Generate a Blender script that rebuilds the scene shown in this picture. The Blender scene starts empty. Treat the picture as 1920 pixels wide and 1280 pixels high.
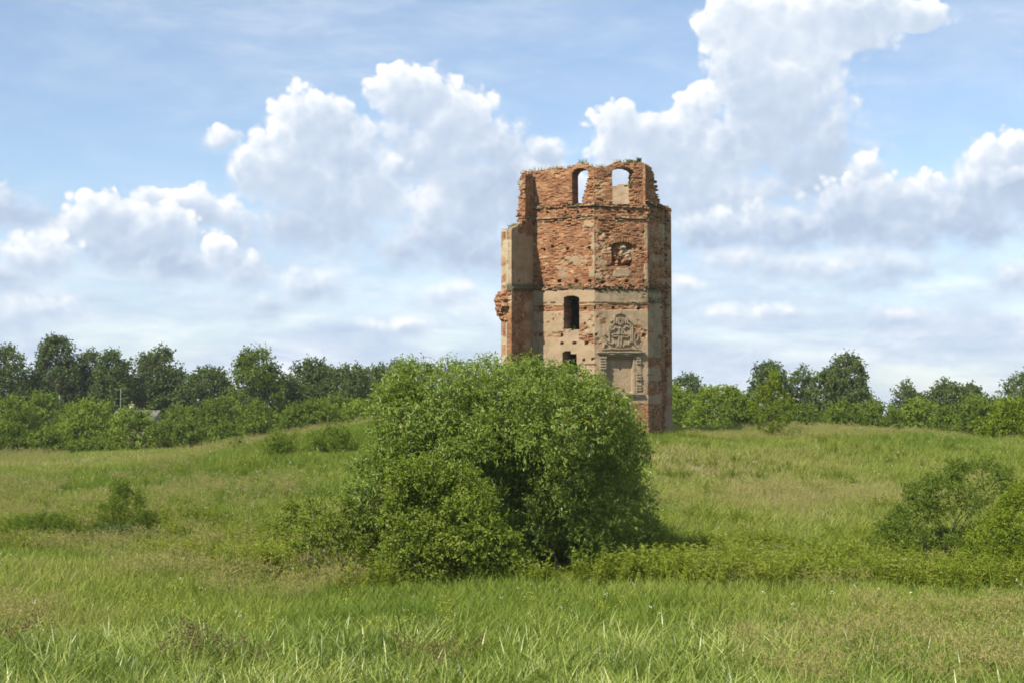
import bpy, math, random
import numpy as np
from mathutils import Vector
sc = bpy.context.scene
COL = sc.collection
R = math.radians

# ---------------------------------------------------------------- camera
FPX = 2637.0          # focal length in photo pixels (1920 wide)
HORIZON = 770.0       # photo row of the horizon
EYE = 4.5             # eye height over the meadow, metres
PITCH = math.atan((HORIZON - 640.0) / FPX)
cam_data = bpy.data.cameras.new('camera')
cam_data.sensor_width = 36.0
cam_data.lens = 36.0 * FPX / 1920.0
cam_data.clip_start = 0.1
cam_data.clip_end = 20000.0
cam = bpy.data.objects.new('camera', cam_data)
COL.objects.link(cam)
cam.location = (0, 0, EYE)
cam.rotation_euler = (math.pi / 2 + PITCH, 0, 0)
sc.camera = cam

# ---------------------------------------------------------------- sun, sky, exposure
SUN_EL = R(44.0)
SUN_AZ = R(-37.0)     # from the direction towards the camera, negative = to the left
SUN_DIR = Vector((math.sin(SUN_AZ) * math.cos(SUN_EL), -math.cos(SUN_AZ) * math.cos(SUN_EL), math.sin(SUN_EL)))
sun_data = bpy.data.lights.new('sun', 'SUN')
sun_data.energy = 5.0
sun_data.angle = R(0.53)
sun_data.color = (1.0, 0.93, 0.80)
sun = bpy.data.objects.new('sun', sun_data)
COL.objects.link(sun)
sun.rotation_euler = SUN_DIR.to_track_quat('Z', 'Y').to_euler()
sun.location = (-60, -60, 80)
sc.view_settings.view_transform = 'Standard'
sc.view_settings.look = 'None'
sc.view_settings.gamma = 1.0
sc.view_settings.use_curve_mapping = False
sc.view_settings.exposure = 0.78
sc.cycles.use_denoising = True
sc.cycles.use_adaptive_sampling = True
sc.cycles.adaptive_threshold = 0.012
sc.cycles.adaptive_min_samples = 12
sc.cycles.max_bounces = 6
sc.cycles.diffuse_bounces = 3
sc.cycles.transmission_bounces = 4
sc.cycles.glossy_bounces = 2
sc.cycles.volume_bounces = 1
sc.cycles.caustics_reflective = False
sc.cycles.caustics_refractive = False
sc.cycles.filter_width = 1.7


class Nodes:
    """small helper to write node trees as expressions"""
    def __init__(self, tree):
        self.t = tree

    def n(self, kind, ins=(), out=0, **props):
        nd = self.t.nodes.new(kind)
        for k, v in props.items():
            setattr(nd, k, v)
        for k, v in (ins.items() if isinstance(ins, dict) else enumerate(ins)):
            if v is None:
                continue
            s = nd.inputs[k]
            if isinstance(v, bpy.types.NodeSocket):
                self.t.links.new(v, s)
            else:
                s.default_value = v
        return nd.outputs[out]

    def m(self, op, a=None, b=None, c=None, clamp=False):
        return self.n('ShaderNodeMath', (a, b, c), operation=op, use_clamp=clamp)

    def v(self, op, a=None, b=None, c=None, out=0):
        return self.n('ShaderNodeVectorMath', (a, b, c), out=out, operation=op)

    def mix(self, f, a, b):
        return self.n('ShaderNodeMix', {0: f, 6: a, 7: b}, out=2, data_type='RGBA')

    def mapr(self, x, a, b, c=0.0, d=1.0, smooth=True):
        return self.n('ShaderNodeMapRange', {0: x, 1: a, 2: b, 3: c, 4: d},
                      interpolation_type='SMOOTHSTEP' if smooth else 'LINEAR')

    def noise(self, vec, scale, detail=4.0, rough=0.55, out=0, dist=0.0):
        return self.n('ShaderNodeTexNoise', {'Vector': vec, 'Scale': scale, 'Detail': detail, 'Roughness': rough,
                                             'Distortion': dist}, out=out)

    def ramp(self, f, stops):
        o = self.n('ShaderNodeValToRGB', {0: f})
        cr = o.node.color_ramp
        while len(cr.elements) < len(stops):
            cr.elements.new(0.5)
        for e, (p, c) in zip(cr.elements, stops):
            e.position = p
            e.color = (*c, 1.0)
        return o


def px_dir(px, py):
    a, b = (px - 960.0) / FPX, (640.0 - py) / FPX
    return Vector((a, math.cos(PITCH) - b * math.sin(PITCH), math.sin(PITCH) + b * math.cos(PITCH)))


def at(px, py, d):
    """world point seen at photo pixel (px, py) at distance d along +Y"""
    r = px_dir(px, py)
    return Vector((0, 0, EYE)) + r * (d / r.y)


# ---- the sky: Nishita air with cumulus heaps standing over the horizon
UNIT = 26.37          # one unit of the cloud field = 100 photo pixels of arc


def ang(px, py):
    r = px_dir(px, py).normalized()
    return math.atan2(r.x, r.y) * UNIT, math.asin(r.z) * UNIT


# heaps of cloud, far ones first: (darkening, softness, top row, base row, lobes as column, row, half width, half height)
HEAPS = [
    (0.02, 0.58, 520, 590, [(850, 550, 66, 32), (820, 565, 60, 24)]),
    (0.02, 0.58, 515, 570, [(1290, 542, 62, 28)]),
    (0.02, 0.58, 460, 560, [(1380, 490, 90, 38), (1470, 512, 100, 40), (1560, 500, 110, 38), (1690, 506, 120, 40), (1620, 530, 150, 34)]),
    (0.02, 0.58, 480, 570, [(1900, 525, 80, 42)]),
    (0.04, 0.58, 550, 625, [(80, 585, 110, 36), (20, 600, 80, 30)]),
    (0.05, 0.58, 500, 620, [(590, 545, 80, 50), (500, 575, 110, 30)]),
    (0.04, 0.58, 575, 625, [(1690, 600, 100, 24)]),
    (0.06, 0.58, 590, 640, [(750, 612, 80, 24)]),
    (0.06, 0.58, 565, 615, [(1420, 590, 130, 24)]),
    (0.07, 0.16, 235, 290, [(412, 262, 40, 24)]),
    (0.13, 0.16, 330, 520, [(880, 390, 140, 80), (990, 360, 120, 70), (1060, 420, 130, 80), (900, 480, 150, 60), (820, 445, 110, 55), (745, 470, 55, 42), (930, 480, 120, 40)]),
    (0.09, 0.16, 355, 445, [(370, 400, 105, 50), (300, 390, 70, 40), (460, 425, 90, 40), (400, 450, 120, 40)]),
    (0.05, 0.16, 440, 560, [(455, 512, 52, 40), (405, 470, 34, 40)]),
    (0.05, 0.16, 320, 490, [(1720, 390, 70, 60), (1790, 412, 95, 65), (1700, 445, 130, 50), (1850, 440, 100, 50)]),
    (0.05, 0.16, 245, 450, [(1885, 300, 70, 58), (1850, 370, 90, 72), (1940, 360, 90, 92)]),
    (0.05, 0.16, 190, 500, [(1160, 245, 60, 58), (1225, 268, 85, 62), (1300, 300, 115, 85), (1200, 320, 110, 66), (1340, 390, 170, 95),
                      (1320, 185, 52, 34), (1295, 235, 50, 55)]),
    (0.09, 0.16, -30, 480, [(1390, 50, 78, 78), (1480, 60, 140, 82), (1600, 35, 130, 62), (1715, 38, 62, 34), (1410, 150, 92, 85),
                      (1480, 175, 112, 100), (1450, 255, 150, 105), (1510, 325, 140, 115), (1550, 280, 80, 105)]),
    (0.21, 0.16, 325, 500, [(1600, 410, 120, 75), (1480, 440, 150, 60), (1350, 440, 120, 50), (1660, 370, 50, 48)]),
    (-0.05, 0.16, 285, 350, [(1622, 318, 36, 36)]),
    (0.05, 0.16, 120, 410, [(765, 180, 76, 62), (840, 238, 100, 78), (930, 278, 75, 66), (800, 300, 150, 100), (900, 345, 150, 80),
                      (1020, 286, 60, 34)]),
    (0.08, 0.16, 165, 510, [(585, 232, 82, 64), (635, 272, 76, 68), (545, 322, 105, 82), (475, 325, 62, 60), (640, 400, 140, 115),
                      (570, 425, 120, 80), (690, 350, 80, 80)]),
    (0.05, 0.16, 370, 545, [(185, 412, 68, 50), (235, 465, 105, 78), (300, 440, 66, 60), (340, 505, 100, 50), (130, 440, 60, 40)]),
    (0.05, 0.16, 440, 550, [(75, 488, 82, 54), (10, 520, 80, 45)]),
    (0.35, 0.22, 365, 440, [(40, 414, 105, 32), (-20, 390, 60, 50)]),
    (0.27, 0.22, 320, 385, [(1905, 350, 70, 36)]),
]

world = bpy.data.worlds.new('World')
sc.world = world
world.use_nodes = True
wt = world.node_tree
wt.nodes.clear()
w = Nodes(wt)
D = w.n('ShaderNodeTexCoord', out='Generated')
dx = w.n('ShaderNodeSeparateXYZ', (D,))
DX, DY, DZ = (dx.node.outputs[i] for i in range(3))
AZ = w.m('MULTIPLY', w.m('ARCTAN2', DX, DY), UNIT)
EL = w.m('MULTIPLY', w.m('ARCSINE', DZ), UNIT)
P = w.n('ShaderNodeCombineXYZ', (AZ, EL, 0.0))
NV = w.v('MULTIPLY', D, (UNIT, UNIT, UNIT))
# edge detail: slow warp, round billows, fine fray
WARP = w.v('MULTIPLY', w.v('SUBTRACT', w.noise(NV, 0.9, 4.0, 0.55, out='Color'), (0.5, 0.5, 0.5)), (0.52, 0.46, 0.0))
PW = w.v('ADD', P, WARP)
OFF = (-0.15, 0.20)


def edge(nv):
    vor = w.n('ShaderNodeTexVoronoi', {'Vector': w.v('ADD', nv, WARP), 'Scale': 2.6, 'Detail': 1.0, 'Roughness': 0.5,
                                       'Lacunarity': 2.3}, feature='F1')
    return w.m('ADD', w.m('MULTIPLY', w.m('SUBTRACT', 0.42, vor), 0.40),
               w.m('MULTIPLY', w.m('SUBTRACT', w.noise(nv, 2.0, 4.0, 0.58), 0.5), 0.30))


E1 = edge(NV)
E2 = edge(w.v('ADD', NV, (OFF[0], 0, OFF[1])))
PO = w.v('ADD', PW, (OFF[0], OFF[1], 0))
BROAD = w.m('MULTIPLY', w.m('SUBTRACT', w.noise(NV, 0.42, 3.0), 0.5), 0.8)


def lobe_sum(p, lobes):
    acc = None
    for (x, y, rx, ry) in lobes:
        cu, cv = ang(x, y)
        ru, rv = rx * 1.27 / 100, ry * 1.25 / 100
        q = w.v('MULTIPLY_ADD', p, (1 / ru, 1 / rv, 0.0), (-cu / ru, -cv / rv, 0.0))
        ln = w.v('LENGTH', q, out='Value')
        acc = ln if acc is None else w.n('ShaderNodeMath', (acc, ln, 0.16), operation='SMOOTH_MIN')
    return w.m('SUBTRACT', 1.05, acc)


def shade(f2, t, dark):
    """brightness: rims that face the sun white, bodies and bases grey"""
    rim = w.mapr(f2, -0.25, 0.70, 0.50, 0.0)
    l = w.m('ADD', rim, w.m('MULTIPLY_ADD', t, -0.42, 0.48 - dark))
    l = w.m('ADD', l, w.m('MULTIPLY_ADD', w.m('SUBTRACT', E1, E2), 0.34, BROAD))
    return w.ramp(l, [(0.0, (0.47, 0.57, 0.73)), (0.30, (0.60, 0.69, 0.83)), (0.58, (0.75, 0.82, 0.91)),
                      (0.85, (0.98, 0.99, 1.0))])


st = w.noise(w.v('MULTIPLY', NV, (0.33, 0.33, 1.5)), 1.0, 6.0, 0.6)
veil = w.m('MULTIPLY', w.mapr(st, 0.30, 0.62, 0.55, 1.0), w.mapr(EL, 5.6, 1.2, 0.0, 0.97))
st2 = w.noise(w.v('MULTIPLY', NV, (0.16, 0.16, 0.62)), 1.0, 6.0, 0.6)
cirrus = w.m('MULTIPLY', w.mapr(st2, 0.42, 0.74, 0.22, 0.60), w.mapr(EL, 3.0, 6.2))
C = w.ramp(w.noise(w.v('MULTIPLY', NV, (0.55, 0.55, 1.7)), 1.0, 6.0, 0.62, dist=0.4),
           [(0.34, (0.50, 0.61, 0.79)), (0.50, (0.61, 0.70, 0.85)), (0.60, (0.73, 0.80, 0.91)), (0.74, (0.90, 0.93, 0.97))])
T = w.m('SUBTRACT', 1.0, w.m('MAXIMUM', veil, cirrus))      # what still shows of the clear air


def over(alpha, col):
    global C, T
    C = w.mix(alpha, C, col)
    T = w.m('MULTIPLY', T, w.m('SUBTRACT', 1.0, alpha))


for (dark, sft, top, base, lobes) in HEAPS:
    f1 = w.m('ADD', lobe_sum(PW, lobes), E1)
    f2 = w.m('ADD', lobe_sum(PO, lobes), E2)
    t = w.mapr(EL, ang(960, top)[1], ang(960, base)[1], smooth=False)
    al = w.n('ShaderNodeMapRange', {0: f1, 1: 0.0, 2: w.m('MULTIPLY_ADD', w.m('POWER', t, 1.6), 0.95, sft)}, interpolation_type='SMOOTHSTEP')
    over(al, shade(f2, t, dark))
# the same kind of weather in every other direction
gen = w.m('MULTIPLY_ADD', w.noise(w.v('MULTIPLY', NV, (0.16, 0.16, 0.30)), 1.0, 4.0, 0.5), 5.0, -2.45)
away = w.m('MAXIMUM', w.mapr(w.m('ABSOLUTE', AZ), 9.9, 11.5), w.mapr(EL, 8.3, 10.0))
gf = w.m('ADD', gen, E1)
over(w.m('MULTIPLY', w.mapr(gf, 0.0, 0.5), away), shade(w.m('SUBTRACT', gf, 0.1), 0.5, 0.0))

sky = w.n('ShaderNodeTexSky', sky_type='NISHITA')
sky.node.sun_disc = False
sky.node.sun_elevation = SUN_EL
sky.node.sun_rotation = math.atan2(SUN_DIR.x, SUN_DIR.y)
sky.node.altitude = 150
sky.node.air_density = 1.0
sky.node.dust_density = 0.6
sky.node.ozone_density = 2.0
air = w.n('ShaderNodeBackground', (sky, 0.095))
clouds = w.n('ShaderNodeBackground', (C, 0.63))
s2 = w.n('ShaderNodeMixShader', (T, clouds, air))
out = wt.nodes.new('ShaderNodeOutputWorld')
wt.links.new(s2, out.inputs['Surface'])
world.cycles.sampling_method = 'MANUAL'
world.cycles.sample_map_resolution = 512

# ---------------------------------------------------------------- helpers
def hash2(ix, iy, seed=0):
    n = (np.asarray(ix, np.int64) * 374761393 + np.asarray(iy, np.int64) * 668265263 + seed * 974711) & 0xffffffff
    n = ((n ^ (n >> 13)) * 1274126177) & 0xffffffff
    n = ((n ^ (n >> 16)) * 2246822519) & 0xffffffff
    return ((n ^ (n >> 15)) & 0xffff) / 65535.0


def vnoise(x, y, seed=0):
    ix, iy = np.floor(x).astype(np.int64), np.floor(y).astype(np.int64)
    fx, fy = x - ix, y - iy
    fx, fy = fx * fx * (3 - 2 * fx), fy * fy * (3 - 2 * fy)
    a, b = hash2(ix, iy, seed), hash2(ix + 1, iy, seed)
    c, d = hash2(ix, iy + 1, seed), hash2(ix + 1, iy + 1, seed)
    return (a + (b - a) * fx) * (1 - fy) + (c + (d - c) * fx) * fy


def fbm(x, y, octaves=4, seed=0, gain=0.5):
    s, amp, tot = 0.0, 1.0, 0.0
    for o in range(octaves):
        s = s + amp * vnoise(x * 2 ** o, y * 2 ** o, seed + o * 17)
        tot += amp
        amp *= gain
    return s / tot


def sstep(x, a, b):
    t = np.clip((x - a) / (b - a), 0, 1)
    return t * t * (3 - 2 * t)


def to_px(p):
    """photo pixel of world points, array (n, 3)"""
    p = np.asarray(p, float)
    x, y, z = p[..., 0], p[..., 1], p[..., 2] - EYE
    f = y * math.cos(PITCH) + z * math.sin(PITCH)
    u = -y * math.sin(PITCH) + z * math.cos(PITCH)
    return 960 + FPX * x / f, 640 - FPX * u / f


def mesh_np(name, verts, faces, mat=None, parent=None, attrs=None, smooth=False, link=True, colors=None):
    """one mesh object from arrays; faces (n, 3) or (n, 4)"""
    verts = np.asarray(verts, np.float32)
    faces = np.asarray(faces, np.int32)
    me = bpy.data.meshes.new(name)
    k = faces.shape[1]
    me.vertices.add(len(verts))
    me.vertices.foreach_set('co', verts.ravel())
    me.loops.add(faces.size)
    me.loops.foreach_set('vertex_index', faces.ravel())
    me.polygons.add(len(faces))
    me.polygons.foreach_set('loop_start', np.arange(0, faces.size, k, dtype=np.int32))
    me.polygons.foreach_set('use_smooth', np.full(len(faces), smooth))
    for key, val in (attrs or {}).items():
        at_ = me.attributes.new(key, 'FLOAT', 'POINT')
        at_.data.foreach_set('value', np.asarray(val, np.float32).ravel())
    me.update(calc_edges=True)
    if mat:
        me.materials.append(mat)
    o = bpy.data.objects.new(name, me)
    if link:
        COL.objects.link(o)
    if parent:
        o.parent = parent
    return o


def tag(o, label=None, cat=None, group=None, kind=None):
    for k, v in (('label', label), ('category', cat), ('group', group), ('kind', kind)):
        if v:
            o[k] = v
    return o


def thing(name, label, cat, loc=(0, 0, 0), group=None):
    o = bpy.data.objects.new(name, None)
    o.empty_display_size = 0.3
    COL.objects.link(o)
    o.location = loc
    return tag(o, label, cat, group)


def new_mat(name):
    m = bpy.data.materials.new(name)
    m.use_nodes = True
    m.node_tree.nodes.clear()
    n = Nodes(m.node_tree)
    o = m.node_tree.nodes.new('ShaderNodeOutputMaterial')
    return m, n, (lambda s: m.node_tree.links.new(s, o.inputs['Surface']))


class Geo:
    """collects verts and quads"""
    def __init__(self):
        self.v, self.f, self.k = [], [], 0

    def add(self, v, f):
        self.v.append(np.asarray(v, float))
        self.f.append(np.asarray(f, int) + self.k)
        self.k += len(v)

    def box(self, c, ax, ay, az):
        """box from centre and three half-axis vectors"""
        c, ax, ay, az = (np.asarray(q, float) for q in (c, ax, ay, az))
        v = [c + i * ax + j * ay + k * az for k in (-1, 1) for j in (-1, 1) for i in (-1, 1)]
        self.add(v, [(0, 2, 3, 1), (4, 5, 7, 6), (0, 1, 5, 4), (2, 6, 7, 3), (0, 4, 6, 2), (1, 3, 7, 5)])

    def tube(self, pts, radii, sides=6):
        pts = np.asarray(pts, float)
        n = len(pts)
        tg = np.gradient(pts, axis=0)
        tg /= np.linalg.norm(tg, axis=1)[:, None] + 1e-9
        ref = np.array([1.0, 0, 0]) if abs(tg[0][2]) > 0.8 else np.array([0, 0, 1.0])
        a = np.cross(tg, ref)
        a /= np.linalg.norm(a, axis=1)[:, None] + 1e-9
        b = np.cross(tg, a)
        th = np.linspace(0, 2 * np.pi, sides, endpoint=False)
        r = np.asarray(radii, float)[:, None, None]
        v = pts[:, None, :] + r * (np.cos(th)[None, :, None] * a[:, None, :] + np.sin(th)[None, :, None] * b[:, None, :])
        i = np.arange(n - 1)[:, None] * sides
        j = np.arange(sides)[None, :]
        j2 = (j + 1) % sides
        f = np.stack([i + j, i + j2, i + sides + j2, i + sides + j], -1).reshape(-1, 4)
        self.add(v.reshape(-1, 3), f)

    def build(self, name, mat, parent=None, **kw):
        return mesh_np(name, np.concatenate(self.v), np.concatenate(self.f), mat, parent, **kw)


# ---------------------------------------------------------------- the ground
def ground_z(x, y):
    x, y = np.asarray(x, float), np.asarray(y, float)
    base = np.interp(y, [-400, 0, 14, 45, 60, 80, 105, 125, 170, 400, 9000],
                     [0.3, 0.3, 0.25, 0.05, 0.15, 0.50, 0.85, 0.4, -0.6, -0.8, -1.0])
    hx = np.interp(x, [-60, -40, -30, -24, -18, -13, -9, 0, 5, 12, 20, 28, 31, 36, 45, 80],
                   [0, 0.05, 0.2, 0.55, 1.2, 2.1, 2.75, 2.6, 2.45, 2.2, 2.2, 2.1, 1.6, 0.7, 0.1, 0])
    hy = np.interp(y, [0, 40, 45, 52, 58, 64, 70, 75, 80, 96, 112, 135, 200],
                   [0, 0, 0.06, 0.24, 0.40, 0.62, 0.86, 0.97, 1.0, 1.0, 0.62, 0.1, 0])
    near = np.clip(1 - y / 300.0, 0, 1)
    bump = (fbm(x / 9, y / 9, 3, 5) - 0.5) * 0.75 + (fbm(x / 2.3, y / 2.3, 2, 9) - 0.5) * 0.22
    return base + hx * hy + bump * near


def axis_steps(lo, hi, fine_lo, fine_hi, step, growth=1.22):
    a = list(np.arange(fine_lo, fine_hi + 1e-6, step))
    s = step
    while a[-1] < hi:
        s *= growth
        a.append(a[-1] + s)
    s = step
    while a[0] > lo:
        s *= growth
        a.insert(0, a[0] - s)
    return np.array(a)


gx = axis_steps(-1500, 1500, -60, 60, 0.6)
gy = axis_steps(-400, 1500, 4, 135, 0.6)
GX, GY = np.meshgrid(gx, gy)
GZ = ground_z(GX, GY)
nx, ny = len(gx), len(gy)
ii = (np.arange(ny - 1)[:, None] * nx + np.arange(nx - 1)[None, :])
gf_ = np.stack([ii, ii + 1, ii + nx + 1, ii + nx], -1).reshape(-1, 4)

mat_ground, n, put = new_mat('meadow_ground')
pos = n.n('ShaderNodeNewGeometry', out='Position')
big = n.noise(pos, 0.11, 4.0, 0.6)
mid = n.noise(pos, 0.55, 5.0, 0.65)
fine = n.noise(pos, 6.0, 4.0, 0.7)
c1 = n.ramp(n.m('MULTIPLY_ADD', n.m('SUBTRACT', mid, 0.5), 0.6, big),
            [(0.30, (0.109, 0.138, 0.021)), (0.45, (0.161, 0.190, 0.032)), (0.58, (0.213, 0.218, 0.053)), (0.70, (0.218, 0.184, 0.069))])
c2 = n.mix(n.mapr(fine, 0.35, 0.7), c1, n.n('ShaderNodeHueSaturation', {'Color': c1, 'Value': 0.55, 'Saturation': 1.0}))
bmp = n.n('ShaderNodeBump', {'Height': fine, 'Strength': 0.6, 'Distance': 0.2})
put(n.n('ShaderNodeBsdfDiffuse', {'Color': c2, 'Normal': bmp}))
ground = mesh_np('ground', np.stack([GX, GY, GZ], -1).reshape(-1, 3), gf_, mat_ground, smooth=True)
tag(ground, kind='structure')


def ground_hit(px, py):
    """distance along +Y at which the ray through a photo pixel meets the ground"""
    r = px_dir(px, py)
    for d in np.arange(14, 140, 0.25):
        k = d / r.y
        if EYE + r.z * k < ground_z(r.x * k, d):
            return float(d)
    return 140.0

# ---------------------------------------------------------------- materials of the ruin
def masonry(name, brick_a, brick_b, plaster_a, plaster_b):
    """old brick under crumbling lime plaster; the mesh says where plaster survives and which brick is which"""
    m, n, put = new_mat(name)
    pl = n.n('ShaderNodeAttribute', attribute_name='plaster', out='Fac')
    tone = n.n('ShaderNodeAttribute', attribute_name='tone', out='Fac')
    moss = n.n('ShaderNodeAttribute', attribute_name='moss', out='Fac')
    pos = n.n('ShaderNodeNewGeometry', out='Position')
    fine = n.noise(pos, 9.0, 5.0, 0.65)
    mid = n.noise(n.v('MULTIPLY', pos, (1, 1, 1.6)), 1.3, 5.0, 0.62)
    streak = n.noise(n.v('MULTIPLY', pos, (2.5, 2.5, 0.35)), 1.0, 5.0, 0.6)
    brick = n.ramp(n.m('MULTIPLY_ADD', n.m('SUBTRACT', mid, 0.5), 0.7, tone),
                   [(0.0, (0.104, 0.044, 0.028)), (0.22, brick_a), (0.62, brick_b), (0.84, (0.320, 0.188, 0.100)), (1.0, (0.336, 0.256, 0.168))])
    brick = n.mix(n.mapr(fine, 0.50, 0.72, 0.0, 0.55), brick, (0.320, 0.248, 0.176, 1))
    course = n.n('ShaderNodeSeparateXYZ', (pos,)).node.outputs[2]
    joint = n.m('PINGPONG', course, 0.0425)
    brick = n.mix(n.mapr(joint, 0.0, 0.012, 0.35, 0.0), brick, (0.264, 0.224, 0.168, 1))
    brick = n.mix(n.mapr(mid, 0.56, 0.70, 0.0, 0.45), brick, (0.112, 0.076, 0.056, 1))
    plaster = n.mix(n.mapr(mid, 0.35, 0.66), plaster_a, plaster_b)
    plaster = n.mix(n.mapr(streak, 0.50, 0.70, 0.0, 0.55), plaster, (0.160, 0.132, 0.096, 1))
    plaster = n.mix(n.mapr(fine, 0.55, 0.75, 0.0, 0.5), plaster, (0.344, 0.280, 0.200, 1))
    col = n.mix(n.mapr(n.m('MULTIPLY_ADD', n.m('SUBTRACT', fine, 0.5), 0.7, pl), 0.30, 0.70), brick, plaster)
    col = n.mix(n.mapr(n.m('MULTIPLY_ADD', n.m('SUBTRACT', fine, 0.5), 0.8, moss), 0.35, 0.75, 0.0, 0.9), col, (0.068, 0.068, 0.040, 1))
    bmp = n.n('ShaderNodeBump', {'Height': n.noise(n.v('MULTIPLY', pos, (1, 1, 2.5)), 7.0, 5.0, 0.7), 'Strength': 0.7, 'Distance': 0.05})
    put(n.n('ShaderNodeBsdfPrincipled', {'Base Color': col, 'Roughness': 0.95, 'Specular IOR Level': 0.1, 'Normal': bmp}))
    return m


mat_ruin = masonry('old_brick_and_plaster', (0.155, 0.064, 0.029), (0.245, 0.114, 0.052), (0.315, 0.236, 0.155, 1), (0.255, 0.188, 0.120, 1))
mat_pale = masonry('pale_plaster', (0.164, 0.068, 0.027), (0.244, 0.122, 0.051), (0.360, 0.304, 0.208, 1), (0.304, 0.248, 0.160, 1))

mat_stone, n, put = new_mat('rubble_stone')
pos = n.n('ShaderNodeNewGeometry', out='Position')
fn = n.noise(pos, 7.0, 5.0, 0.6)
put(n.n('ShaderNodeBsdfPrincipled', {'Base Color': n.ramp(fn, [(0.3, (0.15, 0.125, 0.09)), (0.7, (0.30, 0.26, 0.20))]), 'Roughness': 0.95,
                                     'Normal': n.n('ShaderNodeBump', {'Height': fn, 'Strength': 0.5, 'Distance': 0.05})}))

# ---------------------------------------------------------------- the ruined tower
# plan of the tower (x, y); the corners between the visible faces come first
V0, V1, V2, V3 = (0.78, 82.85), (4.76, 81.0), (7.95, 82.16), (9.81, 86.15)
V4, V5, V6, V7 = (8.45, 88.9), (4.8, 90.5), (2.0, 89.7), (0.6, 86.3)
BASE_Z = 2.0
TOP_Z = 19.6
tower = thing('ruined_tower', 'tall ruined tower of red brick and crumbling plaster standing behind the big bush', 'tower', (4.8, 85.5, 3.4))
TL = np.array(tower.location)


def brick_ids(u, v, seed):
    c = np.floor(v / 0.085).astype(np.int64)
    b = np.floor(u / 0.25 + 0.5 * (c % 2)).astype(np.int64)
    return hash2(b, c, seed), hash2(b, c, seed + 71), hash2(b, c, seed + 35)


def panel(name, A, B, z0, z1, thick, parent=tower, res=0.045, mask=None, extra=None, plaster=None, moss=None, mat=None,
          rough=1.0, back=False, inner=0.4, out=0.0, seed=1, fade=0.10, solid=False):
    """a slab of wall from plan point A to B (seen from outside A is left), with brick relief on its face.
    mask(px, py, u, v) keeps cells, extra(px, py, u, v) moves the face, plaster and moss say what covers it."""
    A, B = np.array(A, float), np.array(B, float)
    L = np.linalg.norm(B - A)
    t = (B - A) / L
    nrm = np.array([t[1], -t[0]])
    nu, nv = max(2, int(round(L / res))), max(2, int(round((z1 - z0) / res)))
    u, v = np.meshgrid(np.linspace(0, L, nu + 1), np.linspace(z0, z1, nv + 1))
    base = np.stack([A[0] + t[0] * u + nrm[0] * out, A[1] + t[1] * u + nrm[1] * out, v], -1)
    px, py = to_px(base)
    pls = plaster(px, py, u, v) if plaster is not None else np.zeros_like(u)
    pls = np.broadcast_to(pls, u.shape)
    r1, r2, r3 = brick_ids(u, v, seed)
    ero = fbm(u * 0.9, v * 0.9, 3, seed + 3)
    worn = sstep(ero, 0.40, 0.68)
    bare = 1 - sstep(pls, 0.35, 0.65)
    pit = sstep(fbm(u * 5, v * 8, 3, seed + 19), 0.62, 0.70) * 0.04
    d = bare * rough * (-pit - 0.012 - 0.05 * r1 * (0.35 + worn) - np.where(r2 < 0.03 + 0.13 * worn, 0.058, 0.0)) \
        + (1 - bare) * (fbm(u * 2, v * 2, 3, seed + 8) - 0.5) * 0.03
    d *= sstep(np.minimum(u, L - u), 0.0, fade) * 0.8 + 0.2
    if extra is not None:
        d = d + extra(px, py, u, v)
    cu, cv = (u[:-1, :-1] + u[1:, 1:]) / 2, (v[:-1, :-1] + v[1:, 1:]) / 2
    cp = np.stack([A[0] + t[0] * cu + nrm[0] * out, A[1] + t[1] * cu + nrm[1] * out, cv], -1)
    keep = np.ones(cu.shape, bool)
    if mask is not None:
        cpx, cpy = to_px(cp)
        keep = mask(cpx, cpy, cu, cv)
    front = base.copy()
    front[..., 0] += nrm[0] * d
    front[..., 1] += nrm[1] * d
    rear = base.copy()
    bd = -thick + (fbm(u * 1.5, v * 1.5, 3, seed + 5) - 0.5) * 0.12 if back else -thick
    rear[..., 0] += nrm[0] * bd
    rear[..., 1] += nrm[1] * bd
    N = u.size
    idx = np.arange(N).reshape(u.shape)
    a, b, c, e = idx[:-1, :-1], idx[:-1, 1:], idx[1:, 1:], idx[1:, :-1]
    faces = [np.stack([a, b, c, e], -1)[keep]]
    if back:
        faces.append(np.stack([e, c, b, a], -1)[keep] + N)
    kp = np.pad(keep, 1)
    for p, q, nb in ((b, a, kp[:-2, 1:-1]), (e, c, kp[2:, 1:-1]), (a, e, kp[1:-1, :-2]), (c, b, kp[1:-1, 2:])):
        s = keep & ~nb
        faces.append(np.stack([p[s], q[s], q[s] + N, p[s] + N], -1))
    faces = np.concatenate(faces)
    verts = np.concatenate([front.reshape(-1, 3), rear.reshape(-1, 3)])
    tone = np.clip(0.02 + 0.50 * r3 + 0.12 * (r1 - 0.5) + 0.95 * (fbm(u * 1.7, v * 2.3, 4, seed + 61) - 0.25), 0, 1)
    mo = moss(px, py, u, v) if moss is not None else np.zeros_like(u)
    mo = np.broadcast_to(mo, u.shape)
    used = np.zeros(len(verts), bool)
    used[faces.ravel()] = True
    remap = np.cumsum(used) - 1
    rim = np.clip(pls.ravel() * inner, 0, 1)
    at_ = {'plaster': np.concatenate([pls.ravel(), rim])[used], 'tone': np.concatenate([tone.ravel()] * 2)[used],
           'moss': np.concatenate([mo.ravel(), mo.ravel()])[used]}
    return mesh_np(name, verts[used] - (TL if parent is tower else 0), remap[faces], mat or mat_ruin, parent, at_)


def box_in(px, py, x0, x1, y0, y1, soft=2.0):
    return sstep(px, x0 - soft, x0 + soft) * (1 - sstep(px, x1 - soft, x1 + soft)) * sstep(py, y0 - soft, y0 + soft) * (1 - sstep(py, y1 - soft, y1 + soft))


def blotch(px, py, s, seed):
    return fbm(px / s, py / s, 4, seed)


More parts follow.
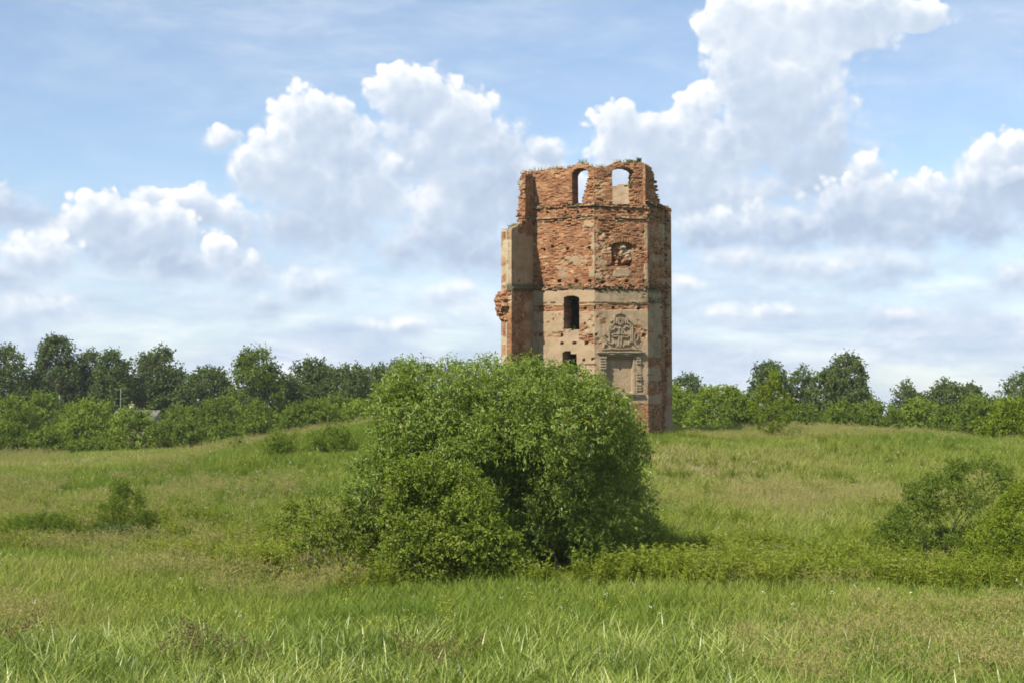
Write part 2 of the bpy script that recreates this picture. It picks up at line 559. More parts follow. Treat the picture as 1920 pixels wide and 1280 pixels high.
# where plaster survives and where brick shows, measured on the photograph
def plaster_map(px, py, u, v):
    nz = blotch(px, py, 22, 3) - 0.5
    nf = blotch(px, py, 7, 13) - 0.5
    low = sstep(py, 541, 547)
    p = 0.10 + 0.80 * low
    p = np.where(px < 1115, p, p - 0.03)
    p += box_in(px, py, 1114, 1142, 420, 528, 6) * 0.42
    p += box_in(px, py, 1208, 1217, 420, 530, 2) * 0.65 * sstep(blotch(py, px, 14, 5), 0.35, 0.6)
    p += box_in(px, py, 1150, 1180, 504, 520, 4) * 0.75
    p += box_in(px, py, 1040, 1113, 478, 522, 8) * 0.34
    p += box_in(px, py, 1090, 1114, 418, 440, 5) * 0.4
    p += box_in(px, py, 1104, 1114, 420, 540, 3) * 0.5 * sstep(blotch(py, px, 16, 7), 0.38, 0.6)
    p += box_in(px, py, 1216, 1254, 420, 535, 3) * 0.30
    p -= box_in(px, py, 1000, 1116, 573, 584, 1.5) * 0.75
    p -= box_in(px, py, 1116, 1216, 571, 581, 1.5) * 0.55
    p -= box_in(px, py, 1086, 1114, 572, 640, 5) * 0.42
    p -= box_in(px, py, 1000, 1056, 622, 634, 3) * 0.35
    p -= box_in(px, py, 1116, 1140, 585, 660, 6) * 0.18
    p -= box_in(px, py, 1186, 1214, 590, 640, 8) * 0.25
    p -= box_in(px, py, 1216, 1246, 671, 685, 2) * 0.85
    p -= box_in(px, py, 1214, 1240, 716, 740, 5) * 0.75
    p -= box_in(px, py, 1216, 1260, 545, 760, 3) * 0.14
    p -= sstep(py, 752, 764) * 0.95
    p -= sstep(px, 1238, 1246) * low * 0.95
    return np.clip(p + nz * 0.95 + nf * 0.65, 0, 1)


LEDGES = [385, 409, 537]


def moss_map(px, py, u, v):
    m = 0.0
    for y, w_, s in ((387, 6, 0.75), (411, 5, 0.5), (540, 6, 0.8), (568, 2, 0.5), (330, 14, 0.25)):
        m = m + np.exp(-((py - y) / w_) ** 2) * s
    m = m + box_in(px, py, 1116, 1256, 545, 566, 4) * 0.45 + box_in(px, py, 1216, 1250, 560, 720, 8) * 0.42
    return np.clip(m * (0.55 + 0.9 * blotch(px, py, 16, 29)), 0, 1)


# small sockets left by scaffold beams: column, row, half width, half height
HOLES = [(1048, 527, 2.4, 2.6), (1080, 527, 3, 2.6), (1106, 527, 2.4, 2.6), (1132, 529, 3.2, 2.6), (1176, 527, 3, 2.4), (1209, 528, 3, 2.6),
         (1230, 533, 2.4, 2.4), (1097, 578, 2.2, 2.4), (1115.5, 577, 2, 2.4), (1150, 577, 2.3, 2.6), (1198, 578, 2.3, 2.4), (1218, 563, 2, 2.2),
         (1053, 628, 2.4, 3), (1012, 628, 2, 2.4), (1118, 627, 3, 2.6), (1208, 628, 3.6, 3), (1237, 632, 2.4, 2.6), (1054, 643, 3, 2.6),
         (1077, 643, 3.6, 2.4), (1099, 643, 3, 2.8), (1095, 674, 2, 2.4), (1112, 673, 3, 2.4), (1202, 466, 2.4, 2.4), (1243, 468, 2, 2.6),
         (1105, 465, 2, 2.4), (1064, 467, 2, 2), (1035, 462, 2, 2.4), (1020, 468, 1.6, 2.4), (1060, 398, 1.8, 2), (1110, 397, 1.8, 1.8), (1026, 398, 1.8, 2),
         (1180, 397, 2, 2), (1083, 398, 1.6, 1.8), (1224, 398, 1.6, 2), (1167, 692, 1.6, 1.6), (1240, 577, 1.6, 2), (1238, 716, 1.8, 2),
         (1207, 435, 1.8, 1.8), (1068, 420, 1.6, 1.6), (1037, 598, 1.2, 1.2), (1113, 610, 1.5, 1.5), (1012, 577, 2, 2), (1096, 606, 1.3, 1.3)]


def sockets(px, py, u, v):
    d = np.zeros_like(px)
    for i, (x, y, a, b) in enumerate(HOLES):
        d = np.where((np.abs(px - x) < a) & (np.abs(py - y) < b), -0.30, d)
    return d


TOP_LINE = ([960, 985, 1000, 1015, 1040, 1065, 1072, 1084, 1096, 1104, 1115, 1132, 1146, 1152, 1165, 1180, 1205, 1215, 1225, 1234, 1239, 1246, 1262],
            [330, 324, 321, 319, 316, 315, 309, 305, 306, 312, 313, 315, 312, 306, 303, 304, 304, 308, 312, 322, 345, 384, 400])


def steps(px, py, u, v, amp=5.0, seed=2):
    """ragged edge in whole bricks, in photo pixels"""
    c = np.floor(v / 0.085)
    b = np.floor(u / 0.27 + 0.5 * (c % 2))
    return (hash2(b.astype(np.int64), c.astype(np.int64), seed) - 0.5) * amp


def arch(px, py, x0, x1, y_top, y_bot, rise):
    xc, hw = (x0 + x1) / 2, (x1 - x0) / 2
    k = np.clip(1 - ((px - xc) / hw) ** 2, 0, 1)
    return (np.abs(px - xc) < hw) & (py < y_bot) & (py > y_top + rise * (1 - np.sqrt(k)))


def setback(px, py, u, v):
    return -0.20 * (1 - sstep(py, 383.5, 384.5)) * np.ones_like(px)


def left_mask(px, py, u, v):
    j = steps(px, py, u, v, 5.0, 4)
    k = py > np.interp(px, *TOP_LINE) + j * 0.7
    # arched belfry opening with a ragged right jamb
    rag = np.interp(py, [312, 330, 345, 358, 370, 385], [1101, 1100, 1097, 1093, 1090, 1088]) + j
    k &= ~(arch(px, py, 1070, 1102, 314, 383, 13) & (px < rag))
    k &= ~arch(px, py, 1056.5 + 0.6 * j * 0.3, 1086, 554, 618 + j * 0.8, 6)
    k &= ~(arch(px, py, 1054, 1081, 657, 700, 5) & ~((px > 1071) & (py < 663)))
    k &= ~((py < 384) & (u > 4.30))
    return k


def front_mask(px, py, u, v):
    j = steps(px, py, u, v, 5.0, 5)
    k = py > np.interp(px, *TOP_LINE) + j * 0.7
    k &= ~arch(px, py, 1151, 1191 + j * 0.4, 313, 382, 9)
    k &= ~((py < 384) & ((u < 0.09) | (u > 3.31)))
    k &= ~(arch(px, py, 1146, 1186, 452, 499, 6))
    return k


RIGHT_LINE = ([300, 318, 345, 380, 386, 412, 420, 528, 545, 556, 570, 600, 640, 665, 700, 745, 800, 860],
              [1232, 1234, 1239, 1245, 1255, 1255, 1254, 1254.5, 1258, 1255, 1253, 1255, 1258, 1257, 1256, 1254, 1250, 1248])


def right_mask(px, py, u, v):
    j = steps(px, py, u, v, 7.0, 6)
    k = py > np.interp(px, *TOP_LINE) + j * 0.6
    k &= px < np.interp(py, *RIGHT_LINE) + j * 0.6
    k &= ~((py < 384) & (u < 0.05))
    return k


def right_wear(px, py, u, v):
    edge = sstep(px, np.interp(py, *RIGHT_LINE) - 11, np.interp(py, *RIGHT_LINE))
    r1, r2, r3 = brick_ids(u, v, 44)
    return sockets(px, py, u, v) + 0.6 * setback(px, py, u, v) - edge * (r1 * 0.26 + 0.03)


def front_extra(px, py, u, v):
    d = sockets(px, py, u, v) + setback(px, py, u, v)
    # the sunk field of the inscription tablet
    inside = box_in(px, py, 1138, 1188, 669, 735, 0.8)
    return d - 0.26 * inside


panel('wall', V0, V1, BASE_Z, TOP_Z, 1.2, mask=left_mask, extra=lambda *a: sockets(*a) + setback(*a), plaster=plaster_map, moss=moss_map, back=True, seed=11)
panel('wall', V1, V2, BASE_Z, TOP_Z, 0.90, mask=front_mask, extra=front_extra, plaster=plaster_map, moss=moss_map, back=True, seed=23)
panel('wall', V2, V3, BASE_Z, TOP_Z, 0.90, mask=right_mask, extra=right_wear, plaster=plaster_map, moss=moss_map, back=True, seed=37)


def back_panel(A, B, xs, ys, seed, **kw):
    panel('wall', A, B, BASE_Z, TOP_Z, 0.9, res=0.085, back=True, inner=1.15, seed=seed,
          mask=lambda px, py, u, v: py > np.interp(px, xs, ys) + steps(px, py, u, v, 7, seed),
          plaster=lambda px, py, u, v: np.clip(0.62 + (blotch(px, py, 14, seed) - 0.5) * 1.4, 0, 1), moss=lambda *a: np.zeros_like(a[0]), **kw)


back_panel(V3, V4, [1200, 1260], [372, 392], 51)
back_panel(V4, V5, [1080, 1104, 1112, 1135, 1150, 1160, 1175, 1190, 1210], [420, 410, 388, 366, 358, 355, 351, 348, 356], 52)
back_panel(V5, V6, [1000, 1110], [430, 412], 53)
back_panel(V6, V7, [960, 1020], [400, 430], 54)
back_panel(V7, V0, [960, 1000], [334, 326], 55)
# unseen domed slab, added to darken the inside of the lower storey
mv = Geo()
ring = np.array([V0, V1, V2, V3, V4, V5, V6, V7])
cen = ring.mean(0)
inner = cen + (ring - cen) * 0.84
prev = None
rows_ = []
for k_, (s_, z_) in enumerate(((1.0, 11.0), (0.72, 11.7), (0.42, 12.1), (0.16, 12.25))):
    rows_.append([np.array([*(cen + (p - cen) * s_), z_ + 0.15 * hash2(i, k_, 3)]) - TL for i, p in enumerate(inner)])
vv = np.array([p for r in rows_ for p in r])
ff = [(k * 8 + i, k * 8 + (i + 1) % 8, (k + 1) * 8 + (i + 1) % 8, (k + 1) * 8 + i) for k in range(3) for i in range(8)]
mv.add(vv, ff)
mv.add(vv + np.array([0, 0, 0.35]), [f[::-1] for f in ff])
mv.build('shade_slab', mat_ruin, tower)


# ---- ledges that run round the tower
def ledge(name, A, B, ya, yb, out, seed, thick=0.30, rag=0.10, mask=None, ends=0.06):
    """a projecting band of brick between photo rows ya (top) and yb"""
    A, B = np.array(A, float), np.array(B, float)
    t = (B - A) / np.linalg.norm(B - A)
    mid_ = (A + B) / 2
    z0, z1 = at(960, yb, mid_[1])[2], at(960, ya, mid_[1])[2]
    A2, B2 = A - t * ends, B + t * ends
    panel(name, A2, B2, z0, z1, thick, out=out, res=0.05, seed=seed, rough=0.6, fade=0.02,
          extra=lambda px, py, u, v: -(hash2(np.floor(u / 0.14).astype(np.int64), np.floor(v / 0.085).astype(np.int64), seed)) * rag - (fbm(u * 0.8, v * 3, 2, seed) - 0.5) * rag,
          plaster=lambda px, py, u, v: np.clip(0.15 + (blotch(px, py, 14, seed) - 0.45) * 1.6, 0, 1),
          moss=lambda px, py, u, v: np.clip(-0.05 + blotch(px, py, 11, seed + 4) * 1.1 * np.ones_like(px), 0, 1),
          mask=mask or (lambda px, py, u, v: hash2(np.floor(u / 0.27).astype(np.int64), np.floor(v / 0.1).astype(np.int64), seed + 9) > 0.06 + 0.30 * (fbm(u * 1.1, v, 2, seed + 31) > 0.56)))


C0 = np.array(V0) + (np.array(V1) - np.array(V0)) * 0.13
V3c = np.array(V2) + (np.array(V3) - np.array(V2)) * 0.90
for i, (A, B) in enumerate(((C0, V1), (V1, V2), (V2, V3c))):
    ledge('cornice', A, B, 384, 389, 0.16, 60 + i, rag=0.10)
    ledge('string_course', A, B, 405.5, 409.0, 0.09, 64 + i, rag=0.05)
    ledge('string_course', A, B, 410.5, 413.5, 0.05, 74 + i, rag=0.04)
    ledge('cornice', A, B, 533, 543, 0.15, 68 + i, rag=0.22)
    if i == 0:
        fa = np.array(V0) + (np.array(V1) - np.array(V0)) * 0.50
        fb_ = np.array(V0) + (np.array(V1) - np.array(V0)) * 0.775
        ledge('string_course', A, fa, 566, 568.4, 0.07, 81, rag=0.03, ends=0)
        ledge('string_course', fb_, B, 566, 568.4, 0.07, 82, rag=0.03, ends=0)
    else:
        ledge('string_course', A, B, 566, 568.4, 0.07, 80 + i, rag=0.03)
ledge('string_course', np.array(V0) + (np.array(V1) - np.array(V0)) * 0.80, V1, 681, 684, 0.08, 90, rag=0.06)
ledge('string_course', V2, np.array(V2) + (np.array(V3) - np.array(V2)) * 0.7, 702, 703.6, 0.03, 91, rag=0.02)


# ---- the stub of curtain wall that sticks out on the left
dW = np.array([-math.sin(R(25)), -math.cos(R(25))])          # the way it projects
rW = np.array([math.cos(R(25)), -math.sin(R(25))])           # its right-hand side seen from its end
tl = (np.array(V1) - np.array(V0)) / np.linalg.norm(np.array(V1) - np.array(V0))


def on_left_face(px):
    best = min(np.linspace(-0.5, 4.4, 2000), key=lambda s: abs(to_px(np.array([*(np.array(V0) + tl * s), 12.0]))[0] - px))
    return np.array(V0) + tl * best


K = on_left_face(1000)
LOW_L, UP_L, UP_T, LOW_T = 3.05, 1.15, 0.62, 0.66
LOW_TOP = ([936, 945, 956, 966, 976, 986, 990, 994, 1010], [433, 431, 430, 428, 419, 410, 404, 398, 390])


def low_side_mask(px, py, u, v):
    return (py > np.interp(px, *LOW_TOP) + steps(px, py, u, v, 4, 14)) & ~((py > 545) & (py < 600) & (u < 0.10 + 0.2 * hash2(np.floor(v / 0.085).astype(np.int64), 1, 3)))


def low_plaster(px, py, u, v):
    p = 0.78 - sstep(py, 536, 548) * 0.50 - box_in(px, py, 970, 1012, 395, 440, 6) * 0.5 + box_in(px, py, 985, 1012, 560, 660, 5) * 0.22
    return np.clip(p + (blotch(px, py, 18, 61) - 0.5) * 0.9, 0, 1)


E_ = K + dW * LOW_L
panel('buttress_side', E_, K, BASE_Z, 15.6, 0.3, mask=low_side_mask, plaster=low_plaster, seed=101,
      moss=lambda px, py, u, v: np.clip(0.18 + np.exp(-((py - 540) / 7) ** 2) * 0.6 + blotch(px, py, 20, 8) * 0.3, 0, 1),
      extra=lambda px, py, u, v: np.where((np.abs(px - 973) < 1.5) & (np.abs(py - 527) < 2.5), -0.2, 0.0) + np.exp(-((py - 541) / 3.5) ** 2) * 0.10 - sstep(py, 543, 546) * 0.03)
panel('buttress_end', E_ - rW * LOW_T, E_, BASE_Z, 15.6, 0.3, mask=lambda px, py, u, v: py > 431 + steps(px, py, u, v, 5, 15), seed=103, mat=mat_pale,
      plaster=lambda px, py, u, v: np.clip(0.88 + (blotch(px, py, 12, 71) - 0.5) * 0.9 - np.where(px > 953, 0.35, 0) - box_in(px, py, 925, 960, 545, 602, 2) * 0.9 - np.where((px > 951) & (py > 602), 0.5, 0), 0, 1),
      moss=lambda px, py, u, v: 0.3 * sstep(blotch(px, py, 9, 6), 0.5, 0.8))
panel('buttress_side', K - rW * LOW_T, E_ - rW * LOW_T, BASE_Z, 15.4, 0.3, res=0.085, seed=105, mask=lambda px, py, u, v: py > 433 + steps(px, py, u, v, 8, 21), plaster=lambda px, py, u, v: np.full_like(px, 0.6))
# its upper, shorter remnant of bare brick
EU = K + dW * UP_L
panel('buttress_side', EU, K, 14.2, 19.2, 0.22, seed=107, rough=2.0, mask=lambda px, py, u, v: (py > np.interp(px, [968, 985, 1004], [334, 328, 322]) + steps(px, py, u, v, 5, 16)) & (u > 0.12 * hash2(np.floor(v / 0.085).astype(np.int64), 5, 5)),
      plaster=lambda px, py, u, v: np.clip(0.15 + (blotch(px, py, 12, 81) - 0.5) * 0.9, 0, 1))
panel('buttress_end', EU - rW * UP_T, EU, 14.2, 19.1, 0.22, seed=109, rough=2.6, fade=0.01,
      mask=lambda px, py, u, v: (py > 328 + steps(px, py, u, v, 8, 17)) & (px > np.interp(py, [325, 345, 380, 420], [975, 973.5, 971, 968]) + steps(px, py, u, v, 4, 18)),
      plaster=lambda px, py, u, v: np.clip(0.10 + (blotch(px, py, 12, 83) - 0.5) * 0.9, 0, 1))
panel('buttress_side', K - rW * UP_T, EU - rW * UP_T, 14.2, 19.0, 0.22, res=0.085, seed=111, mask=lambda px, py, u, v: (py > 331 + steps(px, py, u, v, 9, 22)) & (px > 974 + steps(px, py, u, v, 3, 23)))
for (l_, t_, row, dd_) in ((LOW_L, LOW_T, 437, 81), (UP_L, UP_T, 337, 82)):
    g_ = Geo()
    g_.box([*(K + dW * l_ * 0.5 - rW * t_ * 0.5 - TL[:2]), at(960, row, dd_)[2] - TL[2] - 0.2], [*(dW * (l_ * 0.5 - 0.06)), 0], [*(rW * (t_ * 0.5 - 0.06)), 0], [0, 0, 0.1])
    g_.build('rubble_core', mat_stone, tower)


def lump(c, r, seed, sub=14, amp=0.35):
    """a broken lump of masonry or a stone: a ball pushed about by noise"""
    th = np.linspace(0, 2 * np.pi, sub, endpoint=False)
    ph = np.linspace(0.02, np.pi - 0.02, sub // 2 + 1)
    T_, P_ = np.meshgrid(th, ph)
    d = np.stack([np.sin(P_) * np.cos(T_), np.sin(P_) * np.sin(T_), np.cos(P_)], -1)
    k = 1 + amp * (hash2(np.round(d[..., 0] * 3 + 9).astype(int) * 7 + np.round(d[..., 2] * 4 + 9).astype(int), np.round(d[..., 1] * 3 + 9).astype(int), seed) - 0.5) * 2
    v = np.asarray(c) + d * np.asarray(r) * k[..., None]
    m_ = len(ph)
    f = [(i * sub + j, (i + 1) * sub + j, (i + 1) * sub + (j + 1) % sub, i * sub + (j + 1) % sub) for i in range(m_ - 1) for j in range(sub)]
    return v.reshape(-1, 3), np.array(f)


# springing of a fallen arch: torn brick bulging from the end of the stub
gb = Geo()
rng = np.random.default_rng(5)
for (x, y, r) in ((941, 552, 0.22), (935, 556, 0.18), (933, 563, 0.2), (936, 572, 0.2), (934, 580, 0.17), (937, 588, 0.19), (941, 596, 0.16),
                  (944, 562, 0.25), (945, 575, 0.26), (946, 586, 0.24), (949, 548, 0.16), (948, 600, 0.16), (931, 568, 0.1), (930, 560, 0.08)):
    p = np.array(at(x, y, 80.1 + rng.uniform(-0.1, 0.15))) - TL
    gb.add(*lump(p, (r, r, r * 0.8), int(x * y), 12, 0.4))
o_ = gb.build('broken_springer', mat_ruin, tower)
me_ = o_.data
for key, lo, hi in (('plaster', 0.0, 0.45), ('tone', 0.2, 0.9), ('moss', 0.0, 0.5)):
    a_ = me_.attributes.new(key, 'FLOAT', 'POINT')
    a_.data.foreach_set('value', rng.uniform(lo, hi, len(me_.vertices)).astype(np.float32))

# ---- blocked window of the front face: rubble filling set back in the niche
tf = (np.array(V2) - np.array(V1)) / np.linalg.norm(np.array(V2) - np.array(V1))
nf_ = np.array([tf[1], -tf[0]])


def on_front(px, py, out=0.0):
    """point on the front face seen at a photo pixel"""
    r = px_dir(px, py)
    den = r.x * nf_[0] + r.y * nf_[1]
    k = ((V1[0] + nf_[0] * out) * nf_[0] + (V1[1] + nf_[1] * out) * nf_[1]) / den
    return np.array([r.x * k, r.y * k, EYE + r.z * k])


pa, pb = on_front(1143, 480)[:2] - nf_ * 0.14, on_front(1190, 480)[:2] - nf_ * 0.14
panel('window_infill', pa, pb, on_front(1165, 503)[2], on_front(1165, 450)[2], 0.2, seed=121, rough=2.2, res=0.04,
      extra=lambda px, py, u, v: (fbm(u * 4, v * 5, 3, 91) - 0.5) * 0.5 - 0.35 * sstep(py, 489, 497) * (fbm(u * 2, v * 2, 2, 3) > 0.4),
      plaster=lambda px, py, u, v: np.clip(0.35 + (fbm(u * 2.2, v * 2.2, 3, 66) - 0.5) * 2.2, 0, 1))
# the brick arch over it
ga = Geo()
for k in range(11):
    a_ = math.pi * (0.12 + 0.76 * k / 10)
    c_ = on_front(1166 - 23 * math.cos(a_), 461 - 11 * math.sin(a_), 0.02)
    dd = np.array([*(tf * -math.cos(a_)), math.sin(a_)])
    ee = np.array([*(tf * math.sin(a_)), math.cos(a_)])
    ga = Geo()
    ga.box(c_ - TL, dd * 0.11, ee * 0.05, np.array([*nf_, 0]) * 0.05)
    b_ = ga.build('brick', mat_ruin, tower)
    for key, val in (('plaster', 0.2), ('tone', 0.3 + 0.5 * hash2(k, 3, 1)), ('moss', 0.2)):
        q_ = b_.data.attributes.new(key, 'FLOAT', 'POINT')
        q_.data.foreach_set('value', np.full(len(b_.data.vertices), val, np.float32))

# ---- stucco relief with a cross over the inscription tablet
mat_stucco, n, put = new_mat('weathered_stucco')
pos = n.n('ShaderNodeNewGeometry', out='Position')
fn = n.noise(pos, 5.0, 5.0, 0.65)
put(n.n('ShaderNodeBsdfPrincipled', {'Base Color': n.ramp(fn, [(0.32, (0.150, 0.115, 0.073)), (0.5, (0.245, 0.187, 0.118)), (0.68, (0.32, 0.25, 0.165))]), 'Roughness': 0.95,
                                     'Normal': n.n('ShaderNodeBump', {'Height': fn, 'Strength': 0.5, 'Distance': 0.04})}))
n3 = np.array([*nf_, 0.0])


def bar(geo, pts, w_=0.036, h=0.105):
    """a raised moulding along photo pixels on the front face"""
    P_ = [on_front(x, y) for x, y in pts]
    for a_, b_ in zip(P_[:-1], P_[1:]):
        d_ = b_ - a_
        l_ = np.linalg.norm(d_)
        d_ = d_ / l_
        s_ = np.cross(d_, n3)
        geo.box((a_ + b_) / 2 + n3 * h * 0.4 - TL, d_ * (l_ / 2 + w_ * 0.6), s_ * w_, n3 * h * 0.6)


def loop_px(cx, cy, rx, ry, a0=0, a1=360, k=14):
    return [(cx + rx * math.cos(R(a)), cy + ry * math.sin(R(a))) for a in np.linspace(a0, a1, k)]


relief = Geo()
for pts in ([(1152, 591), (1157, 589), (1163, 587), (1169, 589), (1173, 592)], [(1152, 591), (1150, 607)], [(1173, 592), (1176, 606)],
            [(1155, 596), (1154, 606)], [(1170, 597), (1172, 606)], [(1150, 607), (1146, 611), (1149, 614), (1153, 612)],
            [(1176, 606), (1182, 608), (1180, 613), (1173, 611)], [(1140, 611), (1141.5, 640)], [(1143, 614), (1143.5, 622)],
            [(1184.5, 611), (1185, 641)], [(1181.5, 614), (1182, 640)], [(1143, 618), (1149, 618), (1152, 614), (1158, 616)],
            [(1169, 616), (1172, 612), (1180, 614)], loop_px(1162, 602, 5.5, 6.5), loop_px(1162, 602, 3.0, 3.6),
            # the cross: four rounded arms drawn with a double moulding
            [(1159.5, 626), (1159.5, 617), (1162, 614), (1164.5, 617), (1164.5, 626)], [(1159.5, 630), (1159, 648), (1161, 651), (1163, 648), (1163.8, 631)],
            [(1159.5, 626), (1149, 626), (1146, 628), (1149, 630.5), (1159.5, 630)], [(1164.5, 626), (1175, 627), (1180, 629), (1175, 632), (1164, 631)],
            [(1142, 643), (1147, 645), (1150, 641), (1154, 645), (1156, 650)], [(1167, 650), (1170, 645), (1178, 646), (1179, 640), (1185, 641)],
            [(1137, 640), (1134, 634), (1131, 630), (1134, 626), (1137, 629)], [(1130, 652), (1132, 646), (1136, 643)],
            loop_px(1192, 632, 3.4, 7), [(1188, 640), (1191, 648), (1196, 652)], [(1128, 655), (1146, 653), (1163, 654), (1182, 653), (1200, 655)],
            [(1163, 587), (1163, 583)], [(1144, 603), (1148, 600)], [(1178, 599), (1183, 604)]):
    bar(relief, pts)
relief.build('stucco_relief', mat_stucco, tower)


def slab_px(geo, x0, x1, y0, y1, out, depth=0.2):
    a_, b_, c_ = on_front(x0, y1), on_front(x1, y1), on_front(x0, y0)
    o3 = (b_ + c_) / 2
    geo.box(o3 + n3 * (out - depth / 2) - TL, (b_ - a_) / 2, (c_ - a_) / 2 * np.array([0, 0, 1]), n3 * depth / 2)


fr = Geo()
for k, (x0, x1, y0, y1, o3) in enumerate(((1119, 1208, 658, 661.5, 0.30), (1122, 1204, 662, 665, 0.20), (1137, 1191, 665.5, 668, 0.10), (1137, 1188, 669, 671.5, 0.02))):
    n_ = 9 if k < 2 else 1
    for i in range(n_):
        xa, xb = x0 + (x1 - x0) * i / n_, x0 + (x1 - x0) * (i + 1) / n_ - 0.2
        slab_px(fr, xa, xb, y0 + hash2(i, k, 4) * 0.8, y1 - hash2(i, k, 8) * 0.6, o3 - 0.07 * hash2(i, k, 2), 0.4)
fr.build('tablet_cornice', mat_stucco, tower)
fs = Geo()
for i in range(8):
    xa = 1134 + 9 * i
    slab_px(fs, xa, xa + 8.9, 735.3 + 1.2 * hash2(i, 1, 5), 739.5, 0.22 - 0.08 * hash2(i, 2, 5), 0.4)
slab_px(fs, 1136, 1202, 739.7, 743, 0.12, 0.4)
fs.build('tablet_sill', mat_stucco, tower)
for side, (xa, xb) in enumerate(((1123.5, 1136.5), (1191.5, 1202.0))):
    pil = Geo()
    slab_px(pil, xa, xb, 665.6, 735, 0.05, 0.3)
    if side:
        slab_px(pil, 1187.6, 1190.6, 669, 735, 0.03, 0.3)
    pil.build('pilaster', mat_stucco, tower)
    for i in range(13):
        if hash2(i, side, 77) < 0.12:
            continue
        yy = 668.5 + 5.05 * i
        gb_ = Geo()
        slab_px(gb_, xa + 1.0, xb - 1.0 - 1.5 * hash2(i, side, 5), yy, yy + 2.9, 0.13 + 0.05 * hash2(i, side, 9), 0.2)
        gb_.build('band', mat_stucco, tower)

# ---- loose stones lying on the wall tops
for i, (x, y, r, d) in enumerate(((1041, 322, 0.17, 82.6), (1051, 322, 0.19, 82.4), (983, 333, 0.22, 82.0), (994, 328, 0.18, 82.6), (1029, 319, 0.14, 82.9), (1067, 318, 0.14, 82.3),
                                  (1100, 309, 0.18, 81.9), (1108, 313, 0.2, 81.7), (1125, 314, 0.16, 81.8), (1134, 314, 0.18, 81.9), (1160, 303, 0.14, 82.1), (1191, 304, 0.15, 82.5),
                                  (962, 431, 0.16, 80.5), (975, 421, 0.16, 81.3), (948, 432, 0.13, 80.2), (1042, 366, 0.15, 82.62))):
    q_ = Geo()
    q_.add(*lump((0, 0, 0), (r, r, r * 0.75), i + 200, 10, 0.22))
    s_ = q_.build('stone', mat_stone, tower)
    if y > 340:
        s_.location = np.array(at(x, y, d)) - TL
        continue
    # on the wall top: a little way in from the face
    fA, fB = (V0, V1) if x < 1115 else (V1, V2) if x < 1215 else (V2, V3)
    fA, fB = np.array(fA), np.array(fB)
    ft = (fB - fA) / np.linalg.norm(fB - fA)
    fn_ = np.array([ft[1], -ft[0]])
    o2 = fA - fn_ * 0.62
    rr = px_dir(x, np.interp(x, *TOP_LINE) + 1.0)
    kk = (o2 @ fn_) / (rr.x * fn_[0] + rr.y * fn_[1])
    s_.location = np.array([rr.x * kk, rr.y * kk, EYE + rr.z * kk + r * 0.25]) - TL

# ---------------------------------------------------------------- foliage
def leaf_mat(name, dark, mid, light, trans=0.35, rough=0.5, spec=0.4):
    m, n, put = new_mat(name)
    tint = n.n('ShaderNodeAttribute', attribute_name='tint', out='Fac')
    col = n.ramp(tint, [(0.05, dark), (0.5, mid), (0.95, light)])
    pr = n.n('ShaderNodeBsdfPrincipled', {'Base Color': col, 'Roughness': rough, 'Specular IOR Level': spec})
    tr = n.n('ShaderNodeBsdfTranslucent', {'Color': n.n('ShaderNodeHueSaturation', {'Hue': 0.485, 'Saturation': 1.1, 'Value': 1.25, 'Color': col})})
    put(n.n('ShaderNodeMixShader', (trans, pr, tr)))
    return m


def bark_mat(name, a, b):
    m, n, put = new_mat(name)
    pos = n.n('ShaderNodeNewGeometry', out='Position')
    f = n.noise(n.v('MULTIPLY', pos, (6, 6, 1.5)), 2.0, 4.0, 0.6)
    put(n.n('ShaderNodeBsdfPrincipled', {'Base Color': n.ramp(f, [(0.35, a), (0.65, b)]), 'Roughness': 0.9,
                                         'Normal': n.n('ShaderNodeBump', {'Height': f, 'Strength': 0.6, 'Distance': 0.03})}))
    return m


M_WILLOW = leaf_mat('willow_leaf', (0.081, 0.133, 0.014), (0.148, 0.216, 0.025), (0.241, 0.295, 0.069), 0.32, 0.42, 0.35)
M_BIRD = leaf_mat('bush_leaf', (0.079, 0.122, 0.010), (0.138, 0.192, 0.018), (0.208, 0.248, 0.036), 0.34, 0.5, 0.25)
M_TREE = leaf_mat('tree_leaf', (0.049, 0.078, 0.020), (0.078, 0.119, 0.029), (0.118, 0.161, 0.042), 0.36, 0.6, 0.15)
M_BIRCH = leaf_mat('birch_leaf', (0.048, 0.075, 0.020), (0.079, 0.114, 0.029), (0.121, 0.154, 0.044), 0.36, 0.6, 0.15)
M_LIGHT = leaf_mat('pale_shrub_leaf', (0.103, 0.158, 0.016), (0.161, 0.227, 0.026), (0.224, 0.283, 0.048), 0.42, 0.55, 0.15)
M_SHRUB = leaf_mat('shrub_leaf', (0.071, 0.113, 0.012), (0.111, 0.168, 0.020), (0.164, 0.221, 0.032), 0.40, 0.6, 0.15)
M_OLIVE = leaf_mat('olive_leaf', (0.066, 0.103, 0.011), (0.103, 0.155, 0.018), (0.149, 0.202, 0.034), 0.38, 0.6, 0.15)
M_GREY = leaf_mat('grey_green_leaf', (0.065, 0.098, 0.028), (0.095, 0.134, 0.038), (0.125, 0.165, 0.052), 0.34, 0.65, 0.15)
M_WEED = leaf_mat('weed_leaf', (0.100, 0.152, 0.011), (0.158, 0.215, 0.017), (0.215, 0.263, 0.034), 0.45, 0.55, 0.15)
M_BARK = bark_mat('bark', (0.06, 0.045, 0.032), (0.15, 0.115, 0.085))
M_TWIG = bark_mat('dry_twig', (0.16, 0.12, 0.08), (0.30, 0.24, 0.17))


def unit(a):
    return a / (np.linalg.norm(a, axis=-1, keepdims=True) + 1e-9)


